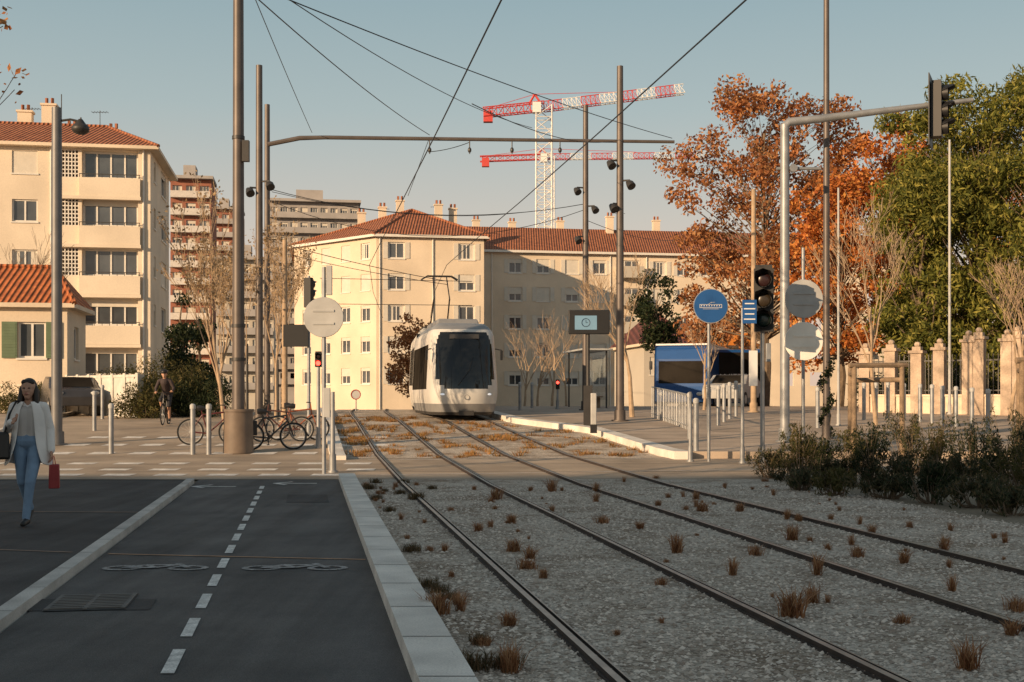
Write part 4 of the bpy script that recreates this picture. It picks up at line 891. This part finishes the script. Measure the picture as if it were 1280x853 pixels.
# ---------- tram ----------
def tram():
    Yf=40; s=5.3; loc=(s-SL*Yf,Yf,gz(Yf)+.02)
    t=thing('tram',"white and silver tram with dark wraparound windscreen on rails",'tram',loc,YAW)
    zs=[.20,.30,.42,.58,.72,.86,.98,1.08,1.2,1.4,1.6,1.9,2.2,2.45,2.62,2.78,2.92,3.02,3.12,3.2,3.27,3.32,3.35]
    def w(z): return 1.2-(.12*max(0,(.9-z)/.7)**1.5) -.05*max(0,(z-1.2)) -(.30*max(0,(z-2.85)/.5)**2)
    def y0(z):
        if z<.98: return .30*((.98-z)/.78)**1.7
        return .14*(z-.98)+.24*max(0,(z-1.2))**1.5*.9 + .45*max(0,(z-3.0)/.35)**2
    th=np.linspace(-90,90,53); sideys=[1.6,1.7,2.1,3.3,3.4,4.5,4.6,5.9,6.0,7.2]
    parts={'body':MB(),'windscreen':MB(),'side_window':MB(),'skirt':MB(),'roof_edge':MB(),'lower_body':MB()}
    def lvl(z):
        W=w(z);pts=[]
        for y in reversed(sideys): pts.append((-W,y,z))
        for a in th:
            a=math.radians(a); sx=math.sin(a);cx=math.cos(a)
            pts.append((W*math.copysign(abs(sx)**.86,sx), y0(z)+max(.3,1.55-y0(z))*(1-max(0,cx)**.65),z))
        for y in sideys: pts.append((W,y,z))
        return pts
    R=[lvl(z) for z in zs]
    for i in range(len(zs)-1):
        zm=(zs[i]+zs[i+1])/2
        for j in range(len(R[0])-1):
            q=[R[i][j],R[i][j+1],R[i+1][j+1],R[i+1][j]]; xm=sum(p[0] for p in q)/4; ym=sum(p[1] for p in q)/4
            key='body'; ax=abs(xm)/w(zm)
            lim=.86-.30*max(0,(1.5-zm)/.4)**1.5-.10*max(0,(zm-2.6)/.3)
            if ym<1.5 and ax<lim and 1.08<zm<3.0: key='windscreen'
            elif ym>=1.6 and 1.05<zm<2.7 and ym<7.1: key='side_window'
            elif zm<.36: key='skirt'
            elif zm>3.1: key='roof_edge'
            elif zm<.58: key='lower_body'
            parts[key].add(q,[(0,1,2,3)])
    parts['roof_edge'].add(R[-1],[tuple(range(len(R[-1])))])
    for k,m in(('body',tramw),('windscreen',dkglass),('side_window',sdglass),('skirt',dkmet),('roof_edge',tramg),('lower_body',tramg)):
        o=parts[k].obj(k,m,t,smooth=False)
        bm_=bmesh.new(); bm_.from_mesh(o.data); bmesh.ops.remove_doubles(bm_,verts=bm_.verts,dist=.0005); bm_.to_mesh(o.data); bm_.free()
        o.data.polygons.foreach_set('use_smooth',[True]*len(o.data.polygons)); o.data.set_sharp_from_angle(angle=math.radians(50))
    mb=MB(); zz=2.86; mb.box((0,y0(zz)-.03,zz),(1.0,.03,.15)); mb.obj('destination_display',M('dim_display',(.06,.06,.06),.4),t)
    for sx in(-1,1):
        mb=MB(); mb.sph((sx*.70,y0(.88)+.27,.90),(.17,.10,.05)); mb.obj('headlight',M('headlight_glass',(.75,.8,.85),.1,emit=.5),t)
        mb=MB(); mb.sph((sx*.74,y0(.7)+.32,.70),(.07,.05,.04)); mb.obj('marker_light',M('red_marker',(.6,.08,.05),.3,emit=.3),t)
        mb=MB(); mb.path([(sx*1.1,.95,2.45),(sx*1.28,.7,2.4)],.02,6); mb.box((sx*1.28,.7,2.22),(.08,.06,.32)); mb.obj('mirror',black,t)
    mb=MB(); mb.path([(-.3,y0(1.2)-.03,1.2),(.1,y0(1.7)-.03,1.7),(.25,y0(2.2)-.03,2.15)],.012,5); mb.obj('wiper',black,t)
    mb=MB(); mb.torus((0,y0(.80)-.005,.80),.08,.012,'y',20,5); mb.obj('front_emblem',tramg,t)
    mb=MB(); mb.box((0,.24,.27),(.5,.2,.16)); mb.obj('coupler_cover',dkmet,t)
    mb=MB(); mb.box((0,4.4,3.46),(1.5,4.2,.22),0,0,.92); mb.obj('roof_equipment',tramg,t,bevel=.04)
    def cl(dist):
        y=Yf+dist*.985; return Vector((s-SL*y+bend(y),y,gz(y)+.02))
    base=Vector(loc); Rm=Matrix.Rotation(-YAW,4,'Z')
    for i in range(3):
        a=cl(7.7+i*7.6); b=cl(14.6+i*7.6)
        la=Rm@(a-base); lb_=Rm@(b-base); dv=(lb_-la); Ln=dv.length; ang=math.atan2(-dv.x,dv.y)
        T=Matrix.Translation(la)@Matrix.Rotation(ang,4,'Z')@Matrix.Rotation(math.asin(max(-1,min(1,dv.z/Ln))),4,'X')
        B=MB();B.T=T;Wd=MB();Wd.T=T; yy=[0,.4,1.7,1.8,3.2,3.3,4.9,5.0,Ln-.4,Ln]
        for p in range(len(zs)-1):
            for q_ in range(len(yy)-1):
                for sx in(-1,1):
                    q=[(sx*w(zs[p]),yy[q_],zs[p]),(sx*w(zs[p]),yy[q_+1],zs[p]),(sx*w(zs[p+1]),yy[q_+1],zs[p+1]),(sx*w(zs[p+1]),yy[q_],zs[p+1])]
                    zm=(zs[p]+zs[p+1])/2; ok=1.05<zm<2.7 and .4<(yy[q_]+yy[q_+1])/2<Ln-.4 and (yy[q_+1]-yy[q_])>.2
                    (Wd if ok else B).add(q,[(0,1,2,3)])
        for yv in(0,Ln): B.add([(sx*w(z),yv,z) for z in zs for sx in(-1,1)],[(2*k,2*k+1,2*k+3,2*k+2) for k in range(len(zs)-1)])
        wt=w(3.35); B.add([(-wt,0,3.35),(wt,0,3.35),(wt,Ln,3.35),(-wt,Ln,3.35)],[(0,1,2,3)])
        B.obj('rear_body_section',tramw,t,smooth=False); Wd.obj('side_window',sdglass,t,smooth=False)
        m2=MB(); m2.T=T; m2.box((0,-.3,1.7),(2.1,.55,2.8)); m2.obj('bellows',black,t,smooth=False)
    a=Rm@(cl(9.5)-base); T=Matrix.Translation(a); mb=MB(); mb.T=T
    mb.box((0,0,3.42),(1.4,1.6,.12)); 
    for sx in(-.35,.35):
        mb.tube((sx,.6,3.5),(sx*.9,-.7,4.6),.03,n=6); mb.tube((sx*.9,-.7,4.6),(sx*.8,.1,5.55),.025,n=6)
    mb.path([(-.75,.1,5.45),(-.5,.1,5.6),(.5,.1,5.6),(.75,.1,5.45)],.03,6); mb.path([(-.75,.35,5.45),(-.5,.35,5.6),(.5,.35,5.6),(.75,.35,5.45)],.03,6)
    mb.obj('pantograph',dkmet,t)
    return t
tram()
# ---------- bus: blue front end, black windowed side, white lettering ----------
fl=at(818,57); rb_=math.atan2(-.30,.95)
t=thing('bus',"dark blue city bus with black windows and white lettering",'bus',(fl.x,fl.y,gz(57)+.02),rb_)
L=11; W=2.5
prof=[(0,.35),(.0,1.1),(.08,2.4),(.25,2.95),(.6,3.08),(L-.2,3.08),(L,2.9),(L,.35)]
mb=MB(); vs=[(0,y,z) for y,z in prof]+[(W,y,z) for y,z in prof]; n=len(prof)
fs=[tuple(range(n)),tuple(reversed(range(n,2*n)))]+[(i,(i+1)%n,(i+1)%n+n,i+n) for i in range(n)]
mb.add(vs,fs); mb.obj('body',bluebus,t,smooth=False,bevel=.08)
mb=MB(); mb.add([(.2,-.012,1.25),(W-.2,-.012,1.25),(W-.2,.045,2.3),(.2,.045,2.3)],[(0,1,2,3)]); mb.obj('windscreen',sdglass,t,smooth=False)
mb=MB(); mb.bb(.0,W,.35,.42,3.06,3.14); mb.bb(.0,.06,.43,L-.3,3.06,3.14); mb.bb(W-.06,W,.43,L-.3,3.06,3.14); mb.obj('roof_edge',whitep,t,smooth=False)
for yy_ in(2.3,8.2):
    for xx in(.05,W-.0):
        mb=MB(); mb.tube((xx-.25,yy_,.45),(xx+.05,yy_,.45),.47,n=20); mb.tube((xx+.04,yy_,.45),(xx+.07,yy_,.45),.25,n=16,mi=1); mb.obj('wheel',[rubber,ltgrey],t)
for xx in(.35,W-.35): mb=MB(); mb.sph((xx,-.02,.75),(.16,.05,.09)); mb.obj('headlight',M('headlight_glass2',(.6,.6,.6),.2),t)
for xx in(-.15,W+.15): mb=MB(); mb.box((xx,-.1,2.1),(.14,.1,.4)); mb.obj('mirror',black,t,bevel=.02)
def text(parent,s,size,T,mat,name='lettering'):
    cu=bpy.data.curves.new('t','FONT'); cu.body=s; cu.size=size; cu.extrude=.004; cu.offset=.012*size; cu.align_x='CENTER'; o=bpy.data.objects.new('tmp',cu); COL.objects.link(o)
    dg=bpy.context.evaluated_depsgraph_get(); me=bpy.data.meshes.new_from_object(o.evaluated_get(dg)); bpy.data.objects.remove(o)
    me.transform(T); me.materials.clear(); me.materials.append(mat); q=bpy.data.objects.new(name,me); COL.objects.link(q); q.parent=parent; return q
fl=at(874,60)
t2=thing('bus',"black windowed bus with pale lower body and white lettering",'bus',(fl.x,fl.y,gz(60)+.02),.12)
mb=MB(); W2=3.4
prof=[(0,.35),(0,2.9),(.15,3.05),(2.35,3.05),(2.5,2.9),(2.5,.35)]
vs=[(0,y,z) for y,z in prof]+[(W2,y,z) for y,z in prof]; n=len(prof)
mb.add(vs,[tuple(range(n)),tuple(reversed(range(n,2*n)))]+[(i,(i+1)%n,(i+1)%n+n,i+n) for i in range(n)]); mb.obj('body',bluebus,t2,smooth=False,bevel=.06)
mb=MB(); mb.bb(.05,W2-.05,-.012,-.003,1.15,2.9); mb.obj('side_window',sdglass,t2,smooth=False)
mb=MB(); mb.bb(.05,W2-.05,-.012,-.003,.4,1.1); mb.obj('lower_panel',ltgrey,t2,smooth=False)
for xx in(.7,2.7): mb=MB(); mb.tube((xx,-.03,.45),(xx,.2,.45),.42,n=20); mb.tube((xx,-.05,.45),(xx,-.02,.45),.24,n=16,mi=1); mb.obj('wheel',[rubber,ltgrey],t2)
text(t2,"ANIERE",.46,Matrix.Translation((1.7,-.02,1.5))@Matrix.Rotation(math.radians(90),4,'X'),whitep)
# ---------- cars ----------
def car(label,loc,rz,paint,k=1,name='parked_car'):
    t=thing(name,label,'car',loc,rz,group="parked cars")
    prof=[(-2.05,.35),(-2.1,.7),(-1.95,.95),(-1.2,1.02),(-.55,1.42),(.9,1.46),(1.6,1.05),(2.05,.95),(2.1,.4)]
    mb=MB(); n=len(prof); rings=[(-.90,.94),(-.84,1),(.84,1),(.90,.94)]; vs=[]
    for x_,k_ in rings:
        for y,z in prof: vs.append((x_*(.9 if z>1.1 else 1),y*k_,z*(1 if z<.5 else .985+.015*k_)))
    fs=[(r*n+i,r*n+(i+1)%n,(r+1)*n+(i+1)%n,(r+1)*n+i) for r in range(3) for i in range(n)]+[tuple(reversed(range(n))),tuple(range(3*n,4*n))]
    mb.add(vs,fs); mb.obj('body',paint,t,bevel=.03)
    mb=MB()
    for sx in(-1,1): mb.add([(sx*.83,-.98,1.06),(sx*.83,1.35,1.06),(sx*.80,.85,1.38),(sx*.80,-.5,1.36)],[(0,1,2,3)])
    mb.add([(-.68,-1.19,1.05),(.68,-1.19,1.05),(.62,-.6,1.41),(-.62,-.6,1.41)],[(0,1,2,3)]); mb.add([(-.68,1.58,1.08),(.68,1.58,1.08),(.62,.98,1.44),(-.62,.98,1.44)],[(0,1,2,3)])
    mb.v=[Vector((v.x*1.03,v.y+(-.02 if v.y<0 else .02),v.z+.01)) for v in mb.v]; mb.obj('window',sdglass,t,smooth=False)
    for sx in(-1,1):
        for y in(-1.35,1.4): mb=MB(); mb.tube((sx*.74,y,.32),(sx*.92,y,.32),.33,n=18); mb.tube((sx*.91,y,.32),(sx*.93,y,.32),.2,n=12,mi=1); mb.obj('wheel',[rubber,ltgrey],t)
        mb=MB(); mb.sph((sx*.62,-2.02,.82),(.16,.08,.09)); mb.obj('headlight',galv,t)
        mb=MB(); mb.sph((sx*.70,2.02,.9),(.09,.05,.14)); mb.obj('tail_light',redp,t)
    return t
car("small dark grey car parked beyond the boundary wall",at(88,45.5),YAW+.3,M('dark_car_paint',(.05,.05,.055),.25))
car("low pale car standing in front of the bus",at(917,55,.16),-.45,ltgrey)
# ---------- bicycles ----------
def bike(label,loc,rz,col,name='bicycle',basket=False):
    t=thing(name,label,'bicycle',loc,rz,group="bicycles"); R=.34
    for y in(-.52,.52):
        w=MB(); w.torus((0,y,R),R-.02,.022,'x',28,6,0); w.torus((0,y,R),R-.05,.010,'x',28,5,1)
        for i in range(14): a=i*math.pi/7; w.tube((0,y,R),(0,y+math.cos(a)*(R-.05),R+math.sin(a)*(R-.05)),.003,n=3,mi=1)
        w.tube((-.04,y,R),(.04,y,R),.03,n=8,mi=1); w.obj('wheel',[rubber,ltgrey],t)
    f=MB(); bb_=(0,.08,.3); st=(0,.22,.78); hd=(0,-.36,.85); ra=(0,.52,.34)
    for a,b in((bb_,st),(st,hd),(bb_,(0,-.38,.72)),(bb_,ra),(st,ra),(hd,(0,-.38,.7))): f.tube(a,b,.02,n=8)
    for sx in(-.05,.05): f.tube((sx,-.40,.7),(sx,-.52,.34),.014,n=6)
    f.tube((0,.22,.78),(0,.25,.92),.014,n=6); f.tube((0,-.36,.85),(0,-.34,1.0),.016,n=6); f.obj('frame',M('bike_'+str(col),col,.4),t)
    h=MB(); h.path([(-.28,-.24,1.03),(-.22,-.3,1.03),(0,-.35,1.02),(.22,-.3,1.03),(.28,-.24,1.03)],.014,6); h.obj('handlebar',black,t)
    s=MB(); s.path([(0,.36,.95),(0,.28,.955),(0,.16,.95),(0,.08,.94)],[.06,.075,.04,.02],8); s.obj('saddle',black,t)
    c=MB(); c.torus((.03,.08,.3),.085,.008,'x',16,5); c.tube((.05,.08,.3),(.06,.08,.14),.012,n=5); c.tube((-.05,.08,.3),(-.06,.08,.46),.012,n=5); c.box((.1,.08,.13),(.09,.06,.02)); c.box((-.1,.08,.47),(.09,.06,.02)); c.obj('crank',dkmet,t)
    if basket: 
        for sx in(-.13,.13): b=MB(); b.box((sx,.55,.55),(.14,.34,.36)); b.obj('pannier',black,t,bevel=.02)
    return t
bike("parked city bicycle with dark panniers beside the pole",at(340,29.5),1.9,(.03,.03,.03),basket=True)
bike("parked dark bicycle leaning on its stand",at(352,32),-1.3,(.10,.04,.03))
bike("parked bicycle with orange brown frame",at(372,32.5),1.75,(.3,.08,.03))
bike("parked bicycle behind the pole base",at(264,31),1.75,(.1,.02,.02))
# ---------- people ----------
def capsules_to_mesh(name,caps,mats,parent,voxel=.009,smooth=6):
    mb=MB()
    for c in caps:
        a,r0,b,r1=Vector(c[0]),c[1],Vector(c[2]),c[3]
        L=(b-a).length; n=max(2,int(L/(min(r0,r1)*.6))+1)
        for i in range(n): f=i/(n-1); p=a.lerp(b,f); r=r0+(r1-r0)*f; mb.sph(p,r,0,12,8)
        if L>1e-4: mb.tube(a,b,r0,r1,12)
    me=bpy.data.meshes.new(name); me.from_pydata([tuple(v) for v in mb.v],[],mb.f); o=bpy.data.objects.new(name,me); COL.objects.link(o)
    bmm=bmesh.new(); bmm.from_mesh(me); bmesh.ops.recalc_face_normals(bmm,faces=bmm.faces); bmm.to_mesh(me); bmm.free()
    r=o.modifiers.new('r','REMESH'); r.mode='VOXEL'; r.voxel_size=voxel
    s=o.modifiers.new('s','SMOOTH'); s.iterations=smooth; s.factor=.5
    dg=bpy.context.evaluated_depsgraph_get(); m2=bpy.data.meshes.new_from_object(o.evaluated_get(dg)); o.modifiers.clear(); o.data=m2
    m2.materials.clear()
    for m in mats: m2.materials.append(m)
    n=len(m2.polygons)
    if n:
        cen=np.empty(n*3); m2.polygons.foreach_get('center',cen); cen=cen.reshape(-1,3); best=np.full(n,1e9); idx=np.zeros(n,int)
        for c in caps:
            a=np.array(c[0]);b=np.array(c[2]); ab=b-a; L2=max(1e-9,ab@ab); f=np.clip(((cen-a)@ab)/L2,0,1); d=np.linalg.norm(cen-(a+f[:,None]*ab),axis=1)-(c[1]+(c[3]-c[1])*f)
            k=d<best; best[k]=d[k]; idx[k]=c[4]
        m2.polygons.foreach_set('material_index',idx.tolist()); m2.polygons.foreach_set('use_smooth',[True]*n)
    m2.update(); o.parent=parent; return o
def hand(wr,d,side,mi,curl=.5):
    wr=Vector(wr);d=Vector(d).normalized();side=Vector(side).normalized(); nrm=d.cross(side).normalized(); c=[]
    for i,(o_,l) in enumerate(((-.03,.062),(-.01,.072),(.011,.068),(.03,.054))):
        k=wr+d*.085+side*o_; c.append((tuple(wr+side*o_*.6),.016,tuple(k),.0125,mi)); m_=k+(d*math.cos(curl*.6)+nrm*math.sin(curl*.6))*l*.55; e=m_+(d*math.cos(curl*1.5)+nrm*math.sin(curl*1.5))*l*.5
        c.append((tuple(k),.0095,tuple(m_),.009,mi)); c.append((tuple(m_),.009,tuple(e),.0075,mi))
    a=wr+d*.02-side*.02; b=a+d*.035-side*.035; e=b+d*.032-side*.006+nrm*.015; c.append((tuple(a),.014,tuple(b),.011,mi)); c.append((tuple(b),.0105,tuple(e),.009,mi)); return c
skin=M('skin',(.48,.27,.18),.55,var=.05); denim=M('denim',(.19,.29,.42),.85,var=.15,scale=8,bump=.3,bscale=60); coatm=M('white_coat',(.82,.79,.75),.85,var=.05,scale=6,bump=.3,bscale=25); knit=M('grey_knit',(.50,.47,.44),.9); hairm=M('dark_hair',(.02,.014,.01),.5,var=.3,scale=30); shoe=M('black_shoes',(.02,.02,.02),.5)
def headcaps(c,mi,hair_mi=None):
    x,y,z=c
    return [((x,y+.015,z+.03),.085,(x,y+.03,z+.03),.085,mi),((x,y-.005,z-.02),.070,(x,y-.01,z-.05),.058,mi),((x,y-.025,z-.085),.038,(x,y-.04,z-.09),.030,mi),
      ((x,y-.080,z+.01),.011,(x,y-.095,z-.022),.014,mi),((x-.080,y+.02,z-.02),.012,(x-.082,y+.022,z+.015),.015,mi),((x+.080,y+.02,z-.02),.012,(x+.082,y+.022,z+.015),.015,mi),((x-.018,y-.072,z-.055),.010,(x+.018,y-.072,z-.055),.010,mi)]
Wp=at(36,14.15); Wp.z=0
w=thing('person',"woman in white jacket and light blue jeans walking",'person',Wp,.12)
C=[]
C+=[((-.09,.0,.93),.092,(-.075,-.0,.50),.060,0),((-.075,.0,.50),.056,(-.06,.27,.17),.045,0),((.09,0,.93),.092,(.06,-.17,.50),.062,0),((.06,-.17,.50),.058,(.03,-.22,.10),.047,0)]
C+=[((.03,-.2,.055),.045,(.03,-.36,.035),.034,4),((-.06,.29,.13),.042,(-.06,.17,.035),.034,4)]
C+=[((-.055,0,.98),.115,(.055,0,.98),.115,0),((-.05,0,1.05),.10,(-.055,0,1.3),.105,1),((.05,0,1.05),.10,(.055,0,1.3),.105,1),((-.13,.01,1.385),.058,(.13,.01,1.385),.058,2),
 ((0,.01,1.36),.055,(0,-.005,1.50),.045,3)]
C+=[((-.165,.01,1.375),.064,(-.25,.03,1.12),.052,2),((-.25,.03,1.12),.052,(-.15,-.20,1.20),.042,2),((.165,.01,1.375),.064,(.235,.04,1.11),.052,2),((.235,.04,1.11),.052,(.27,-.05,.87),.042,2)]
C+=hand((-.145,-.205,1.205),(.8,-.3,.45),(.1,.5,.8),3,.9)+hand((.272,-.055,.865),(.05,-.15,-1),(.1,-1,.1),3,.6)
C+=headcaps((0,-.03,1.585),3)
capsules_to_mesh('body',C,[denim,knit,coatm,skin,shoe],w,.0075)
Hc_=[((0,.02,1.635),.088,(0,.035,1.60),.090,0),((-.072,.0,1.60),.036,(-.105,-.05,1.30),.032,0),((.072,.0,1.60),.036,(.105,-.04,1.30),.032,0),((-.05,.07,1.55),.06,(-.07,.08,1.26),.05,0),((.05,.07,1.55),.06,(.07,.08,1.26),.05,0),((0,.09,1.55),.06,(0,.12,1.25),.04,0),((-.04,-.045,1.668),.036,(.04,-.045,1.668),.036,0)]
capsules_to_mesh('hair',Hc_,[hairm],w,.009,3)
for sx in(-1,1): mb=MB(); mb.sph((sx*.030,-.100,1.600),(.014,.008,.007)); mb.obj('eye',black,w)
mb=MB(); mb.sph((0,-.112,1.532),(.022,.008,.006)); mb.obj('lips',M('lips',(.4,.12,.1),.5),w)
lv=[(1.44,.09,.08,.35),(1.40,.155,.095,.35),(1.30,.19,.13,.42),(1.15,.18,.135,.5),(1.0,.19,.145,.55),(.88,.215,.165,.6),(.78,.24,.19,.68),(.70,.265,.21,.75)]
mb=MB(); n=40; vs=[]
for z,rx,ry,gap in lv:
    for i in range(n+1):
        a=-math.pi/2+gap+(2*math.pi-2*gap)*i/n; k=1+.05*math.sin(a*6+z*3)*(1.5-z)
        vs.append((rx*math.cos(a)*k,ry*math.sin(a)*k+.01,z+.02*math.sin(a*5)*(1.45-z)))
fs=[(r*(n+1)+i,r*(n+1)+i+1,(r+1)*(n+1)+i+1,(r+1)*(n+1)+i) for r in range(len(lv)-1) for i in range(n)]
mb.add(vs,fs); o=mb.obj('jacket',coatm,w,solid=.014); sb=o.modifiers.new('u','SUBSURF'); sb.levels=1; sb.render_levels=1
t=thing('shoulder_bag',"black shoulder bag hanging from the woman's shoulder",'bag',Wp,.12); mb=MB(); mb.box((-.29,-.09,.93),(.16,.30,.32),0,.5,.85); mb.obj('bag_body',M('black_leather',(.02,.018,.016),.45),t,bevel=.03)
mb=MB(); mb.path([(-.24,-.12,1.06),(-.17,-.17,1.3),(-.12,-.07,1.45),(-.18,.08,1.43),(-.25,.02,1.08)],.014,6); mb.obj('strap',black,t)
t=thing('shopping_bag',"small red carrier bag held in the woman's hand",'bag',Wp,.12); mb=MB(); mb.box((.29,.0,.56),(.12,.22,.28),0,.2,.9); mb.obj('bag_body',M('dark_red_bag',(.30,.03,.03),.6),t,bevel=.01); mb=MB(); mb.path([(.29,-.06,.70),(.285,-.05,.80),(.285,0,.80),(.29,.06,.70)],.005,5); mb.obj('handle',redp,t)
cp=at(207,38.5); cb=bike("dark bicycle ridden towards the crossing",cp,.1,(.02,.02,.02))
cy=thing('person',"cyclist in dark jacket and helmet riding a bicycle",'person',cp,.1)
C=[((-.07,.24,.98),.12,(.07,.24,.98),.12,0),((0,.2,1.05),.14,(0,-.1,1.38),.15,1),((-.14,-.12,1.42),.07,(.14,-.12,1.42),.07,1),((0,-.14,1.45),.05,(0,-.2,1.55),.048,3),
 ((-.09,.22,.96),.09,(-.13,-.14,.80),.068,0),((-.13,-.14,.80),.06,(-.11,.08,.50),.042,3),((.09,.22,.96),.09,(.12,-.10,.62),.068,0),((.12,-.10,.62),.06,(.11,.08,.22),.042,3),
 ((-.11,.1,.5),.042,(-.11,-.06,.47),.035,4),((.11,.1,.18),.042,(.11,-.06,.16),.035,4),
 ((-.18,-.13,1.4),.062,(-.28,-.12,1.17),.05,1),((-.28,-.12,1.17),.047,(-.25,-.26,1.06),.036,1),((.18,-.13,1.4),.062,(.28,-.12,1.17),.05,1),((.28,-.12,1.17),.047,(.25,-.26,1.06),.036,1)]
C+=hand((-.25,-.25,1.07),(0,-1,-.15),(-1,0,0),3,1.2)+hand((.25,-.25,1.07),(0,-1,-.15),(1,0,0),3,1.2)+headcaps((0,-.24,1.62),3)
capsules_to_mesh('body',C,[M('black_leggings',(.025,.025,.03),.8),M('dark_jacket',(.05,.035,.035),.8),coatm,skin,shoe],cy,.011)
mb=MB(); mb.sph((0,-.215,1.70),(.11,.14,.085)); mb.obj('helmet',black,cy)
# ---------- world, sun, camera ----------
el=math.radians(14); trav=Vector((.72*math.cos(el),.69*math.cos(el),-math.sin(el)))
W_=bpy.data.worlds.new("World"); scene.world=W_; W_.use_nodes=True; nt=W_.node_tree; bg=nt.nodes['Background']
sk=nt.nodes.new('ShaderNodeTexSky'); sk.sky_type='NISHITA'; sk.sun_disc=False; sk.sun_elevation=el; sk.sun_rotation=math.atan2(-.72,-.69)%(2*math.pi); sk.air_density=1.2; sk.dust_density=2.5; sk.ozone_density=1.0
tc=nt.nodes.new('ShaderNodeTexCoord'); sx_=nt.nodes.new('ShaderNodeSeparateXYZ'); nt.links.new(tc.outputs['Generated'],sx_.inputs[0])
cr=nt.nodes.new('ShaderNodeValToRGB'); e=cr.color_ramp.elements; e[0].position=0; e[0].color=(.84,.60,.46,1); e[1].position=1; e[1].color=(.19,.22,.25,1)
for p_,c_ in((.08,(.78,.61,.50,1)),(.15,(.61,.57,.51,1)),(.23,(.43,.51,.51,1)),(.33,(.30,.42,.46,1)),(.5,(.22,.29,.33,1))): q_=e.new(p_); q_.color=c_
nt.links.new(sx_.outputs['Z'],cr.inputs['Fac'])
sc_=nt.nodes.new('ShaderNodeVectorMath'); sc_.operation='SCALE'; sc_.inputs['Scale'].default_value=1/.12; nt.links.new(cr.outputs['Color'],sc_.inputs[0])
mx=nt.nodes.new('ShaderNodeMix'); mx.data_type='RGBA'; mx.inputs['Factor'].default_value=.88; nt.links.new(sk.outputs[0],mx.inputs['A']); nt.links.new(sc_.outputs[0],mx.inputs['B'])
nt.links.new(mx.outputs['Result'],bg.inputs[0]); bg.inputs[1].default_value=.12
sl=bpy.data.lights.new('sun','SUN'); sl.energy=5.0; sl.angle=math.radians(.5); sl.color=(1,.70,.42); sl.energy=5.0*1.18; so_=bpy.data.objects.new('sun',sl); COL.objects.link(so_); so_.rotation_euler=trav.to_track_quat('-Z','Y').to_euler(); so_.location=(-50,-50,60)
cam=bpy.data.cameras.new('camera'); cam.lens=F/1280*36; cam.sensor_width=36; cam.shift_y=(HY-426.5)/1280; cam.clip_end=9000; co=bpy.data.objects.new('camera',cam); COL.objects.link(co); co.location=(0,0,H); co.rotation_euler=(math.radians(90),0,0); scene.camera=co
